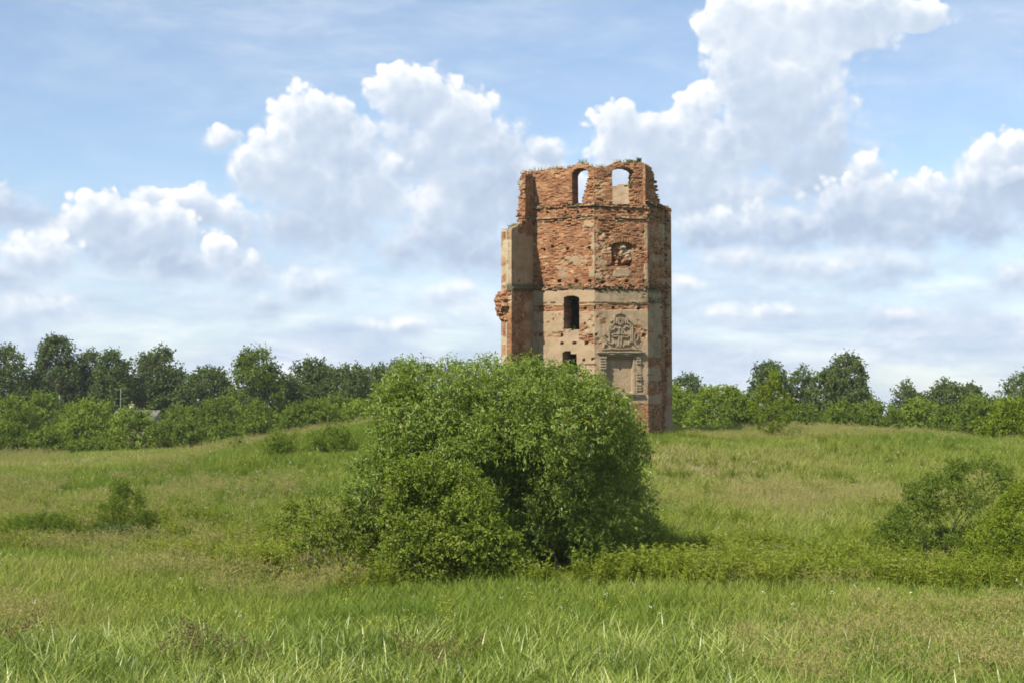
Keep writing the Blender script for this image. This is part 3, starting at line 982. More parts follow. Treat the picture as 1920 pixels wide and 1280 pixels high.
def leaf_quads(p, ax, nr, L, W, fold=0.25):
    """diamond leaves, folded along the midrib"""
    sd = unit(np.cross(ax, nr))
    nr = np.cross(sd, ax)
    L, W = L[:, None], W[:, None]
    m_ = p + ax * L * 0.45
    v = np.stack([p, m_ + sd * W * 0.5 + nr * W * fold, p + ax * L - nr * L * 0.12, m_ - sd * W * 0.5 + nr * W * fold], 1)
    return v.reshape(-1, 3), np.arange(len(p) * 4).reshape(-1, 4)


def foliage(name, clumps, n_leaf, L, W, mat, parent, seed, droop=0.25, per=8, spray=None, hollow=0.35, low=0.55, smooth=False):
    rg = np.random.default_rng(seed)
    clumps = np.asarray(clumps, float)
    wgt = (clumps[:, 3:6] ** 2).sum(1)
    ns = max(1, n_leaf // per)
    ci = rg.choice(len(clumps), ns, p=wgt / wgt.sum())
    d = unit(rg.normal(size=(ns, 3)))
    flip = (d[:, 2] < -0.2) & (rg.random(ns) < low)
    d[flip, 2] *= -1
    rho = hollow + (1.02 - hollow) * rg.random(ns) ** 0.40
    rho *= 1 + 0.13 * rg.normal(size=ns) * (rg.random(ns) < 0.35)
    c = clumps[ci]
    p = c[:, :3] + d * c[:, 3:6] * rho[:, None]
    up = np.array([0, 0, 1.0])
    tw = unit(d * 0.75 + up * 0.35 + rg.normal(size=(ns, 3)) * 0.5 - up * droop)
    spray = spray or L * 2.2
    st = 0.5 + 0.20 * rg.normal(size=ns) + 0.16 * (hash2(ci, ci * 3 + 1, seed) - 0.5)
    # every spray carries its leaves along a short twig
    k = np.linspace(0, 1, per)
    pp = (p[:, None, :] + tw[:, None, :] * (k[None, :, None] - 0.3) * spray * (0.6 + 0.8 * rg.random((ns, 1, 1))))
    pp = pp + rg.normal(size=pp.shape) * L * 0.22
    ax = unit(tw[:, None, :] * 0.55 + rg.normal(size=pp.shape) * 0.62 - up * (droop * 1.3))
    nr = unit(up * 0.25 + d[:, None, :] * 1.0 + rg.normal(size=pp.shape) * 0.48)
    tint = np.clip(st[:, None] + 0.14 * rg.normal(size=pp.shape[:2]), 0, 1)
    sz = (0.65 + 0.6 * rg.random(pp.shape[:2])).ravel()
    v, f = leaf_quads(pp.reshape(-1, 3), ax.reshape(-1, 3), nr.reshape(-1, 3), L * sz, W * sz)
    off = np.array(parent.location) if parent else 0
    return mesh_np(name, v - off, f, mat, parent, {'tint': np.repeat(tint.ravel(), 4)})


def poly_tools(poly):
    P_ = np.array(poly, float)
    A_, B_ = P_, np.roll(P_, -1, 0)

    def inside(q):
        x, y = q[:, 0:1], q[:, 1:2]
        c = ((A_[:, 1] > y) != (B_[:, 1] > y)) & (x < (B_[:, 0] - A_[:, 0]) * (y - A_[:, 1]) / (B_[:, 1] - A_[:, 1] + 1e-9) + A_[:, 0])
        return c.sum(1) % 2 == 1

    def dist(q):
        ab = B_ - A_
        t = np.clip(((q[:, None, :] - A_) * ab).sum(-1) / ((ab ** 2).sum(-1) + 1e-9), 0, 1)
        return np.linalg.norm(q[:, None, :] - (A_ + ab * t[..., None]), axis=-1).min(1)
    area = 0.5 * abs((A_[:, 0] * B_[:, 1] - B_[:, 0] * A_[:, 1]).sum())
    return P_, inside, dist, area


def outline_clumps(poly, d, depth, n, r0, r1, seed, core=0.0, lean=None):
    """clumps of foliage filling a body whose outline from the camera is the polygon; radii in metres"""
    rg = np.random.default_rng(seed)
    P_, inside, dist, area = poly_tools(poly)
    s = d / FPX
    out = []
    # the dim inside of the plant
    if core:
        st_ = core * 0.78 / s
        for qx in np.arange(P_[:, 0].min(), P_[:, 0].max(), st_):
            for qy in np.arange(P_[:, 1].min(), P_[:, 1].max(), st_):
                q = np.array([[qx + rg.uniform(-.3, .3) * st_, qy + rg.uniform(-.3, .3) * st_]])
                if inside(q)[0] and dist(q)[0] * s > core * 0.8:
                    out.append([*at(q[0, 0], q[0, 1], d + rg.uniform(-0.1, 0.5) * depth), core * 0.84, core * 0.85, core * 0.82])
    n_core = len(out)
    tries = 0
    # a first ring of clumps just inside the outline, so that the edge is full
    e_ = np.roll(P_, -1, 0) - P_
    per_ = np.concatenate([[0], np.cumsum(np.linalg.norm(e_, axis=1))])
    t_ = 0.0
    while t_ < per_[-1] - 1:
        k_ = min(np.searchsorted(per_, t_, 'right') - 1, len(P_) - 1)
        dn = e_[k_] / (np.linalg.norm(e_[k_]) + 1e-9)
        q = P_[k_] + dn * (t_ - per_[k_])
        r = rg.uniform(r0, (r0 + r1) / 2)
        nn = np.array([-dn[1], dn[0]])
        if not inside((q + nn * 2)[None])[0]:
            nn = -nn
        q = q + nn * (r * rg.uniform(0.6, 1.0) / s)
        if inside(q[None])[0]:
            yy = rg.uniform(-0.45, 0.45) * depth + (lean(*q) if lean else 0)
            out.append([*at(q[0], q[1], d + yy), r, r, r * rg.uniform(0.75, 1.0)])
        t_ += r * rg.uniform(0.75, 1.25) / s
    n_ring = len(out)
    n_fill0 = n_ring
    n = n + n_ring
    while len(out) < n and tries < n * 60:
        tries += 1
        q = np.array([[rg.uniform(P_[:, 0].min(), P_[:, 0].max()), rg.uniform(P_[:, 1].min(), P_[:, 1].max())]])
        if not inside(q)[0]:
            continue
        dm = dist(q)[0] * s
        r = rg.uniform(r0, r1)
        r = min(r, max(dm * 1.15, r0 * 0.6))
        if dm < 0.45 * r:
            continue
        half = depth * math.sqrt(min(1.0, dm / (depth * 0.8)))
        sgn = -1 if rg.random() < 0.62 else 1
        yy = sgn * half * rg.uniform(0.35, 1.0) if rg.random() < 0.8 else half * rg.uniform(-0.5, 0.5)
        yy += lean(*q[0]) if lean else 0
        c = np.array(at(q[0, 0], q[0, 1], d + yy))
        if len(out) > n_core and min(np.linalg.norm(c - o[:3]) / (r + o[3]) for o in out[n_core:]) < 0.46 and tries < n * 40:
            continue
        out.append([*c, r, r, r * rg.uniform(0.75, 1.0)])
    return np.array(out), area


def stem_tubes(parent, base, targets, r, mat, name='stem', seed=0, wob=0.12, sides=6):
    off = np.array(parent.location)
    for i, tg in enumerate(targets):
        rg = np.random.default_rng(seed * 31 + i)
        b = np.array(base[i] if np.ndim(base) == 2 else base, float)
        tg = np.asarray(tg, float)
        k = np.linspace(0, 1, 6)[:, None]
        L = np.linalg.norm(tg - b)
        pts = b + (tg - b) * k + np.array([0, 0, 1.0]) * (np.sin(k * np.pi) * L * 0.10) + rg.normal(size=(6, 3)) * wob * L * 0.15 * k
        g = Geo()
        g.tube(pts - off, r * (1 - 0.75 * k[:, 0]), sides)
        g.build(name, mat, parent, smooth=True)


def plant(name, label, cat, poly, d, depth, mat, L, W, seed, n=40, r0=0.4, r1=0.8, cover=5.0, group=None, stems=4, stem_r=0.05, part='foliage',
          bark=None, droop=0.25, per=8, hollow=0.35, trunk=False, low=0.55, core=0.0, lean=None):
    """a bush or tree with its outline, its stems and its leaves"""
    cl, area = outline_clumps(poly, d, depth, n, r0, r1, seed, core, lean)
    cx = cl[:, 0].mean()
    gz = float(ground_z(cx, d))
    root = thing(name, label, cat, (cx, d, gz), group)
    am = area * (d / FPX) ** 2
    nl = int(cover * am / (L * W * 0.5))
    foliage(part, cl, nl, L, W, mat, root, seed, droop, per, hollow=hollow, low=low)
    rg = np.random.default_rng(seed + 5)
    pick = rg.permutation(len(cl))[:stems]
    if trunk:
        tops = cl[np.argsort(-cl[:, 2])[:max(2, len(cl) // 5)]]
        tp = np.array([tops[:, 0].mean(), tops[:, 1].mean(), tops[:, 2].mean()])
        bs = np.array([cx, d, gz - 0.2])
        k = np.linspace(0, 1, 8)[:, None]
        pts = bs + (tp - bs) * k + rg.normal(size=(8, 3)) * 0.12 * np.linalg.norm(tp - bs) * 0.2 * k * (1 - k * 0.5)
        g = Geo()
        g.tube(pts - np.array(root.location), stem_r * (1 - 0.85 * k[:, 0]), 7)
        g.build('trunk', bark or M_BARK, root, smooth=True)
        for j in pick:
            t_ = rg.uniform(0.3, 0.75)
            q = pts[int(t_ * 7)]
            stem_tubes(root, q, [cl[j, :3]], stem_r * 0.4, bark or M_BARK, 'limb', seed + j, sides=5)
    else:
        base = np.array([[cx + rg.normal() * 0.25 * (cl[:, 0].max() - cl[:, 0].min()) * 0.4, d + rg.normal() * depth * 0.12 + (depth * 0.45 if depth > 2 else 0), 0] for _ in pick])
        for q in base:
            q[2] = float(ground_z(q[0], q[1])) - 0.1
        stem_tubes(root, base, cl[pick, :3], stem_r, bark or M_BARK, 'stem', seed)
    return root, cl


def ground_row(px, d):
    p = at(px, HORIZON, d)
    return float(to_px(np.array([[p[0], d, float(ground_z(p[0], d))]]))[1][0])


def dome(x0, x1, top, bottom, seed, flat=0.35, d=None):
    """rounded, uneven outline of a tree or shrub"""
    rg = np.random.default_rng(seed)
    if d is not None:
        bottom = max(bottom, ground_row((x0 + x1) / 2, d) + 2)
    xc, hw = (x0 + x1) / 2, (x1 - x0) / 2
    pts = []
    for a in np.linspace(math.pi, 0, 11):
        k = 1 + rg.uniform(-0.13, 0.10)
        pts.append((xc + hw * math.cos(a) * min(k, 1.04), top + (bottom - top) * (1 - flat) * (1 - math.sin(a) ** 0.8 * min(k, 1.0))))
    return pts + [(x1 - hw * 0.12, bottom), (x0 + hw * 0.12, bottom)]


# ---- the big bush in front of the tower and the growth around it
WILLOW = [(700, 850), (690, 800), (700, 745), (722, 702), (762, 674), (800, 666), (850, 670), (900, 668), (950, 660), (1000, 662), (1050, 668),
          (1095, 682), (1135, 708), (1165, 735), (1188, 752), (1204, 790), (1210, 840), (1216, 900), (1222, 960), (1240, 1000), (1230, 1045),
          (1100, 1062), (960, 1058), (800, 1040), (730, 960)]
WILLOW = [(x_, y_ + (6 if y_ < 800 else 0) + (8 if y_ < 800 and x_ > 1020 else 0)) for x_, y_ in WILLOW]
plant('willow_bush', 'huge rounded willow bush with glossy narrow leaves standing in front of the tower', 'bush', WILLOW, 39.5, 2.9, M_WILLOW, 0.12, 0.040, 11,
      n=92, r0=0.42, r1=0.95, cover=10.0, core=0.80, lean=lambda px, py: float(3.9 * sstep(py, 825, 905) * sstep(px, 880, 960) - 1.3 * (1 - sstep(py, 780, 850)) * sstep(px, 840, 940)), stems=16, stem_r=0.055, droop=0.35, hollow=0.45)
plant('willow_bush', 'narrow upright willow shoots at the left flank of the huge rounded bush', 'bush',
      [(760, 835), (700, 838), (662, 872), (645, 920), (655, 975), (690, 1030), (745, 1040), (760, 930)], 38.2, 1.0, M_WILLOW, 0.12, 0.04, 12,
      n=26, r0=0.3, r1=0.6, cover=6, stems=5, stem_r=0.03, droop=0.25, hollow=0.4)
plant('leafy_bush', 'yellowish green bush with small round leaves at the lower left foot of the willow', 'bush',
      [(738, 868), (790, 852), (850, 872), (900, 892), (922, 932), (946, 985), (978, 1020), (1002, 1062), (965, 1098), (860, 1108), (740, 1108), (703, 1085),
       (710, 1010), (722, 940)], 35.6, 1.3, M_BIRD, 0.085, 0.05, 13, n=48, r0=0.26, r1=0.58, cover=8.0, core=0.5, stems=8, stem_r=0.03, droop=0.05, hollow=0.4)
low_root, low_cl = plant('low_shrub', 'low bright green shrub with bare dry twigs showing under its leaves, left of the bushes', 'shrub',
      [(512, 985), (535, 950), (565, 938), (612, 928), (662, 934), (694, 958), (706, 1010), (690, 1036), (600, 1032), (540, 1040)], 37.6, 0.9, M_BIRD, 0.09, 0.042, 14,
      n=28, r0=0.16, r1=0.42, cover=3.4, stems=8, stem_r=0.022, bark=M_TWIG, hollow=0.3)
rg0 = np.random.default_rng(77)
for k in range(14):
    p0 = np.array(at(575 + 9 * k + rg0.uniform(-4, 4), 1072, 37.0 + rg0.uniform(-0.3, 0.3)))
    p0[2] = float(ground_z(p0[0], p0[1])) - 0.05
    stem_tubes(low_root, p0, [p0 + np.array([rg0.uniform(-0.4, 0.5), rg0.uniform(-0.2, 0.2), rg0.uniform(0.5, 0.95)])], 0.016, M_TWIG, 'twig', 300 + k, wob=0.5, sides=5)
plant('thin_bush', 'olive green thin leaved bush with dark twigs on the slope at right', 'bush',
      [(1622, 1030), (1648, 975), (1686, 950), (1702, 905), (1730, 893), (1785, 862), (1850, 858), (1894, 880), (1906, 960), (1884, 1040), (1800, 1090), (1720, 1096), (1668, 1060)], 41.5, 1.4,
      M_OLIVE, 0.075, 0.036, 15, n=70, r0=0.18, r1=0.55, cover=3.5, stems=20, stem_r=0.022, hollow=0.1, droop=0.0)
plant('leafy_bush', 'light yellow green bush cut by the right edge of the picture', 'bush',
      [(1780, 1060), (1822, 1000), (1868, 945), (1925, 890), (1990, 880), (2060, 930), (2060, 1110), (1800, 1110)], 37.5, 1.3, M_WEED, 0.09, 0.042, 16,
      n=48, r0=0.28, r1=0.55, cover=5, stems=8, stem_r=0.025, hollow=0.25, droop=0.0)
plant('small_shrub', 'small dull green shrub rising from the meadow at far left', 'shrub',
      [(180, 985), (190, 948), (204, 940), (214, 906), (232, 900), (246, 918), (266, 922), (276, 958), (296, 985), (300, 1006), (186, 1008)], ground_hit(240, 1004), 0.8, M_SHRUB, 0.09, 0.028, 17, n=24, r0=0.14, r1=0.36, cover=3.4,
      stems=4, stem_r=0.02, hollow=0.2, droop=-0.1)
for i, (poly, d, lab) in enumerate((([(-30, 1000), (40, 968), (110, 962), (150, 985), (140, 1042), (-20, 1046)], 47.5, 'dark weedy scrub at the left edge of the meadow'),
                                    ([(140, 1010), (190, 985), (260, 990), (300, 1000), (300, 1035), (220, 1052), (140, 1050)], 47.0, 'low weedy scrub below the small dull green shrub'))):
    plant('weed_scrub', lab, 'scrub', poly, d, 0.8, M_GREY if i else M_SHRUB, 0.085, 0.028, 18 + i, n=30, r0=0.2, r1=0.4, cover=3.5, stems=3, stem_r=0.015, hollow=0.1, droop=-0.15)
for i, (poly, d, lab) in enumerate((([(496, 850), (500, 824), (520, 810), (548, 820), (556, 846), (540, 862), (505, 862)], ground_hit(525, 858), 'dark nettle clump left of the larger one on the hill'),
                                    ([(575, 840), (590, 812), (620, 800), (655, 808), (664, 832), (640, 850), (590, 852)], ground_hit(625, 848), 'larger nettle clump near the hilltop left of the willow'),
                                    ([(424, 842), (440, 826), (458, 830), (462, 850), (430, 852)], ground_hit(440, 850), 'faint small nettle clump lowest on the left hill'))):
    plant('nettle_clump', lab, 'plant', poly, d, 0.8, M_SHRUB, 0.14, 0.05, 22 + i, n=22, r0=0.25, r1=0.5, cover=4, stems=3, stem_r=0.015, hollow=0.1, droop=-0.2,
          group='nettle clumps on the left hill')
plant('sapling', 'slim light green young tree growing alone on the right mound', 'tree',
      [(1428, 812), (1404, 775), (1412, 742), (1436, 718), (1450, 690), (1464, 726), (1490, 752), (1484, 785), (1462, 815)], ground_hit(1448, 826), 0.8, M_WEED, 0.13, 0.065, 26, n=34, r0=0.2, r1=0.42,
      cover=3.2, stems=8, stem_r=0.05, part='crown', trunk=True, hollow=0.05, droop=0.0)

# ---- shrubs and trees behind, each with its own place: column range, top row, base row, distance
PLANTS = []
BG = [
    # left shrubs
    ('shrub', -45, 72, 742, 852, 132, M_SHRUB, 'dark shrub cut by the left edge below the tall trees', None),
    ('shrub', 40, 128, 738, 800, 150, M_SHRUB, 'rounded shrub before the tall birch at left', None),
    ('shrub', 92, 168, 772, 852, 128, M_OLIVE, 'brownish shrub left of the pale domed willow', None),
    ('willow', 110, 228, 749, 852, 124, M_LIGHT, 'pale domed willow left of the grey house roof', None),
    ('willow', 202, 300, 764, 856, 120, M_LIGHT, 'small domed willow before the grey house roof', None),
    ('shrub', -25, 62, 792, 858, 115, M_SHRUB, 'low shrub at the left edge of the meadow border', None),
    ('shrub', 45, 132, 806, 860, 113, M_SHRUB, 'low round shrub along the meadow border below the brownish one', None),
    ('shrub', 120, 215, 822, 860, 112, M_SHRUB, 'lowest flat shrub below the pale domed willow', None),
    ('shrub', 282, 345, 790, 842, 124, M_SHRUB, 'shrub just right of the small domed willow', None),
    ('shrub', 300, 392, 758, 835, 140, M_SHRUB, 'shrub right of the grey house roof', None),
    ('shrub', 322, 396, 792, 834, 118, M_OLIVE, 'olive tinted low shrub on the edge of the left hill', None),
    ('shrub', 372, 462, 744, 828, 140, M_SHRUB, 'tall shrub below the gap between the left trees', None),
    ('shrub', 392, 450, 790, 828, 117, M_SHRUB, 'low dark shrub beside the olive tinted one', None),
    ('shrub', 436, 536, 758, 815, 128, M_SHRUB, 'broad shrub below the flowering yellowish tree', None),
    ('shrub', 522, 646, 754, 806, 116, M_OLIVE, 'olive green domed shrub at the top of the left hill', None),
    ('shrub', 622, 730, 752, 798, 118, M_LIGHT, 'bright leafy shrub just left of the big willow bush', None),
    ('shrub', 560, 690, 742, 785, 135, M_SHRUB, 'dark shrub behind the olive green domed one', None),
    # left trees
    ('tree', -60, 55, 642, 790, 176, M_TREE, 'tall dark tree cut by the left edge', 0),
    ('tree', 58, 152, 628, 780, 180, M_BIRCH, 'tallest slender tree of the left row', 0),
    ('tree', 132, 200, 652, 780, 184, M_TREE, 'dark tree right of the tallest one', 0),
    ('tree', 176, 248, 652, 780, 178, M_TREE, 'rounded dark tree with open top above the poles', 0),
    ('tree', 248, 336, 642, 785, 182, M_BIRCH, 'tall tree standing behind the grey house roof', 0),
    ('tree', 316, 356, 684, 785, 186, M_TREE, 'narrow low tree beside the one behind the house', 0),
    ('tree', 338, 440, 684, 785, 178, M_TREE, 'broad low dark tree before the yellowish tree', 0),
    ('tree', 432, 528, 648, 785, 168, M_OLIVE, 'tall yellowish tree with pale flower clusters', 0),
    ('tree', 516, 560, 700, 785, 180, M_TREE, 'dark tree wedged right of the yellowish one', 0),
    ('tree', 530, 632, 670, 785, 172, M_TREE, 'rounded tree crown in the middle of the left wood', 0),
    ('tree', 598, 700, 678, 780, 170, M_TREE, 'rounded dark tree left of the big willow bush', 0),
    ('tree', 660, 742, 686, 770, 178, M_TREE, 'low tree half behind the big willow bush', 0),
    ('tree', 686, 790, 672, 760, 215, M_TREE, 'far dark tree showing just over the left shoulder of the willow', 0),
    ('tree', 216, 268, 690, 785, 190, M_TREE, 'dark low tree filling the gap above the tall pole', 0),
    ('tree', 20, 72, 700, 785, 184, M_TREE, 'low dark tree between the edge tree and the tallest one', 0),
    ('tree', 24, 138, 696, 795, 200, M_TREE, 'low tree of the back row behind the tallest slender tree', 0),
    ('tree', 116, 236, 688, 795, 202, M_TREE, 'back row tree filling the wood above the pale domed willow', 0),
    ('tree', 222, 332, 698, 795, 204, M_TREE, 'back row tree close behind the house', 0),
    ('tree', 322, 452, 704, 795, 200, M_TREE, 'back row tree behind the broad low dark one', 0),
    ('tree', 446, 566, 702, 795, 202, M_TREE, 'back row tree behind the yellowish tree', 0),
    ('tree', 556, 706, 694, 790, 200, M_TREE, 'wide back row tree behind the two rounded crowns', 0),
    # right side
    ('tree', 1256, 1322, 700, 760, 210, M_TREE, 'far tree top over the shrubs just right of the tower', 0),
    ('shrub', 1222, 1318, 728, 815, 118, M_LIGHT, 'bright shrub right against the foot of the tower', None),
    ('shrub', 1296, 1402, 716, 815, 112, M_LIGHT, 'large domed shrub between the tower and the weeping trees', None),
    ('shrub', 1345, 1424, 742, 815, 106, M_SHRUB, 'darker shrub left of the slim young tree', None),
    ('tree', 1398, 1482, 672, 800, 142, M_BIRCH, 'weeping dark tree standing left in the right group', 1),
    ('tree', 1474, 1530, 682, 800, 146, M_BIRCH, 'slim weeping tree in the gap of the right group', 1),
    ('tree', 1512, 1596, 686, 800, 140, M_BIRCH, 'broad tree in the middle of the right group', 1),
    ('tree', 1544, 1630, 658, 800, 144, M_BIRCH, 'tallest tree of the right group with twin tops', 1),
    ('tree', 1588, 1650, 722, 800, 140, M_BIRCH, 'low drooping tree at the right end of the group', 1),
    ('shrub', 1466, 1550, 762, 812, 106, M_OLIVE, 'olive shrub right of the slim young tree', None),
    ('shrub', 1540, 1626, 752, 808, 112, M_SHRUB, 'shrub under the tallest tree of the right group', None),
    ('shrub', 1606, 1696, 754, 808, 112, M_SHRUB, 'shrub in the low gap right of the weeping trees', None),
    ('shrub', 1676, 1768, 748, 806, 116, M_LIGHT, 'bright flat shrub below the round dark tree', None),
    ('tree', 1676, 1738, 712, 780, 190, M_BIRCH, 'small far tree left of the round dark tree', 0),
    ('tree', 1736, 1838, 708, 790, 150, M_TREE, 'round dark tree standing alone at right', 0),
    ('tree', 1790, 1850, 714, 770, 190, M_BIRCH, 'far pale tree right behind the round dark one', 0),
    ('shrub', 1752, 1800, 758, 805, 108, M_SHRUB, 'little rounded shrub before the round dark tree', None),
    ('shrub', 1790, 1900, 738, 812, 104, M_SHRUB, 'broad shrub right below the round dark tree', None),
    ('shrub', 1842, 2010, 742, 830, 86, M_WEED, 'bright green bush at the right edge on the mound', None),
    ('tree', 1878, 1990, 688, 790, 160, M_GREY, 'grey green willow tree cut by the right edge', 0),
    ('shrub', 1950, 2080, 730, 830, 100, M_SHRUB, 'dark shrub just beyond the right edge', None),
    ('shrub', -150, -30, 745, 852, 128, M_SHRUB, 'shrub just beyond the left edge', None),
]
for i, (kind, x0, x1, top, bot, d, mt, lab, weep) in enumerate(BG):
    px_l = 5.6 * d / FPX
    if kind == 'tree':
        w_ = (x1 - x0) * 0.10
        poly = dome(x0 - w_, x1 + w_, top + 3, bot, 400 + i, 0.22, d)
        plant('tree', lab, 'tree', poly, d, (x1 - x0) * d / FPX * 0.42, mt, px_l, px_l * 0.62, 500 + i, n=64, r0=(x1 - x0) * d / FPX * 0.10, r1=(x1 - x0) * d / FPX * 0.24,
              cover=8.0, stems=5, stem_r=0.22, part='crown', trunk=True, droop=0.6 if weep else 0.15, hollow=0.3)
    else:
        poly = dome(x0, x1, top, bot, 400 + i, 0.30, d)
        plant('shrub' if kind == 'shrub' else 'willow_bush', lab, 'shrub' if kind == 'shrub' else 'bush', poly, d, (x1 - x0) * d / FPX * 0.42, mt, px_l, px_l * 0.55, 500 + i, n=40,
              r0=(x1 - x0) * d / FPX * 0.10, r1=(x1 - x0) * d / FPX * 0.22, cover=7.0, stems=3, stem_r=0.06, droop=0.1, hollow=0.3)

# ---- house roof and poles between the shrubs
mat_slate, n, put = new_mat('grey_roof_sheet')
pos = n.n('ShaderNodeNewGeometry', out='Position')
put(n.n('ShaderNodeBsdfPrincipled', {'Base Color': n.ramp(n.noise(pos, 3.0, 4.0, 0.6), [(0.35, (0.07, 0.067, 0.066)), (0.65, (0.13, 0.125, 0.12))]), 'Roughness': 0.85}))
mat_limewash, n, put = new_mat('limewash')
put(n.n('ShaderNodeBsdfPrincipled', {'Base Color': n.ramp(n.noise(n.n('ShaderNodeNewGeometry', out='Position'), 4.0, 4.0, 0.6), [(0.35, (0.30, 0.26, 0.21)), (0.65, (0.40, 0.36, 0.30))]), 'Roughness': 0.9}))
mat_board, n, put = new_mat('weathered_board')
put(n.n('ShaderNodeBsdfPrincipled', {'Base Color': n.ramp(n.noise(n.v('MULTIPLY', n.n('ShaderNodeNewGeometry', out='Position'), (1, 1, 8)), 2.0, 4.0, 0.6), [(0.35, (0.12, 0.10, 0.08)), (0.65, (0.24, 0.21, 0.17))]), 'Roughness': 0.9}))
hd = 152.0
hl, hr = at(218, 790, hd), at(301, 790, hd)
zr, ze = at(260, 769, hd)[2], at(260, 785, hd - 2.5)[2]
hx, hw = (hl[0] + hr[0]) / 2, (hr[0] - hl[0]) / 2
hz = float(ground_z(hx, hd))
house = thing('house', 'low house with grey sheet roof and pale chimney half hidden by willows', 'house', (hx, hd, hz))
g = Geo()
g.box((0, 0, (ze - hz) / 2), (hw - 0.3, 0, 0), (0, 2.4, 0), (0, 0, (ze - hz) / 2))
g.add([(-hw + 0.3, -2.4, ze - hz), (-hw + 0.3, 2.4, ze - hz), (-hw + 0.3, 0, zr - hz - 0.08), (-hw + 0.3, 0, zr - hz - 0.08)], [(0, 1, 2, 3)])
g.add([(hw - 0.3, 2.4, ze - hz), (hw - 0.3, -2.4, ze - hz), (hw - 0.3, 0, zr - hz - 0.08), (hw - 0.3, 0, zr - hz - 0.08)], [(0, 1, 2, 3)])
g.build('wall', mat_board, house)
for s in (-1, 1):
    g = Geo()
    slope = np.array([0, s * 2.8, -(zr - ze) * 2.8 / 2.5])
    up_ = np.cross([1, 0, 0], slope / np.linalg.norm(slope)) * 0.04
    g.box(np.array([0, 0, zr - hz]) + slope / 2, (hw, 0, 0), slope / 2, up_)
    rf = g.build('roof', mat_slate, house)
ch = at(247, 767, hd)
g = Geo()
g.box((ch[0] - hx, 0, zr - hz + 0.1), (0.24, 0, 0), (0, 0.24, 0), (0, 0, 0.55))
g.box((ch[0] - hx, 0, zr - hz + 0.68), (0.29, 0, 0), (0, 0.29, 0), (0, 0, 0.05))
g.build('chimney', mat_limewash, house)
mat_pole, n, put = new_mat('concrete_pole')
put(n.n('ShaderNodeBsdfPrincipled', {'Base Color': n.ramp(n.noise(n.n('ShaderNodeNewGeometry', out='Position'), 2.0, 3.0), [(0.3, (0.12, 0.115, 0.10)), (0.7, (0.19, 0.18, 0.165))]), 'Roughness': 0.9}))
for (x, top, d, lab, r) in ((111.5, 740, 150, 'short pale concrete pole above the brownish shrub', 0.10), (226.5, 727, 150, 'taller grey pole standing left of the house roof', 0.05)):
    p = at(x, top, d)
    gz = float(ground_z(p[0], d))
    g = Geo()
    g.tube([(0, 0, 0), (0, 0, (p[2] - gz) * 0.5), (0, 0, p[2] - gz - 0.02), (0, 0, p[2] - gz)], [r, r * 0.9, r * 0.8, 0.01], 8)
    po = g.build('utility_pole', mat_pole, None, smooth=True)
    po.location = (p[0], d, gz)
    tag(po, lab, 'pole', 'poles by the house')

# ---------------------------------------------------------------- the meadow's grasses, weeds and flowers
def grass_mat(name, stops, trans=0.4, rough=0.5, spec=0.3, dry=None):
    m, n, put = new_mat(name)
    pt = n.n('ShaderNodeAttribute', attribute_name='ptint', attribute_type='INSTANCER', out='Fac')
    lt = n.n('ShaderNodeAttribute', attribute_name='tint', out='Fac')
    col = n.ramp(n.m('MULTIPLY_ADD', n.m('SUBTRACT', lt, 0.5), 0.45, pt), stops)
    if dry:
        head = n.n('ShaderNodeAttribute', attribute_name='head', out='Fac')
        col = n.mix(head, col, (*dry, 1.0))
    pr = n.n('ShaderNodeBsdfPrincipled', {'Base Color': col, 'Roughness': rough, 'Specular IOR Level': spec})
    tr = n.n('ShaderNodeBsdfTranslucent', {'Color': n.n('ShaderNodeHueSaturation', {'Hue': 0.49, 'Saturation': 1.05, 'Value': 1.25, 'Color': col})})
    put(n.n('ShaderNodeMixShader', (trans, pr, tr)))
    return m


GREENS = [(0.0, (0.100, 0.159, 0.019)), (0.30, (0.164, 0.221, 0.029)), (0.55, (0.230, 0.263, 0.051)), (0.80, (0.288, 0.283, 0.095)), (1.0, (0.307, 0.263, 0.130))]
M_GRASS = grass_mat('meadow_grass_blade', GREENS, 0.40, 0.55, 0.2)
M_SEDGE = grass_mat('sedge_blade', [(0.0, (0.070, 0.118, 0.012)), (0.5, (0.241, 0.308, 0.050)), (1.0, (0.403, 0.431, 0.140))], 0.42, 0.40, 0.5)
M_SEED = grass_mat('seeding_grass', GREENS, 0.35, 0.6, 0.2, dry=(0.29, 0.265, 0.095))
M_HERB = grass_mat('herb_leaf', [(0.0, (0.085, 0.135, 0.008)), (0.5, (0.155, 0.210, 0.014)), (1.0, (0.220, 0.255, 0.032))], 0.42, 0.55, 0.25)
M_WHITE = grass_mat('white_flower', [(0.0, (0.06, 0.11, 0.02)), (1.0, (0.10, 0.15, 0.03))], 0.3, 0.7, 0.1, dry=(0.74, 0.74, 0.66))
M_YELLOW = grass_mat('yellow_flower', [(0.0, (0.07, 0.12, 0.02)), (1.0, (0.12, 0.16, 0.03))], 0.3, 0.7, 0.1, dry=(0.42, 0.38, 0.05))
M_DOCK = grass_mat('dock_seed', [(0.0, (0.07, 0.10, 0.02)), (1.0, (0.12, 0.14, 0.03))], 0.3, 0.7, 0.1, dry=(0.15, 0.105, 0.050))


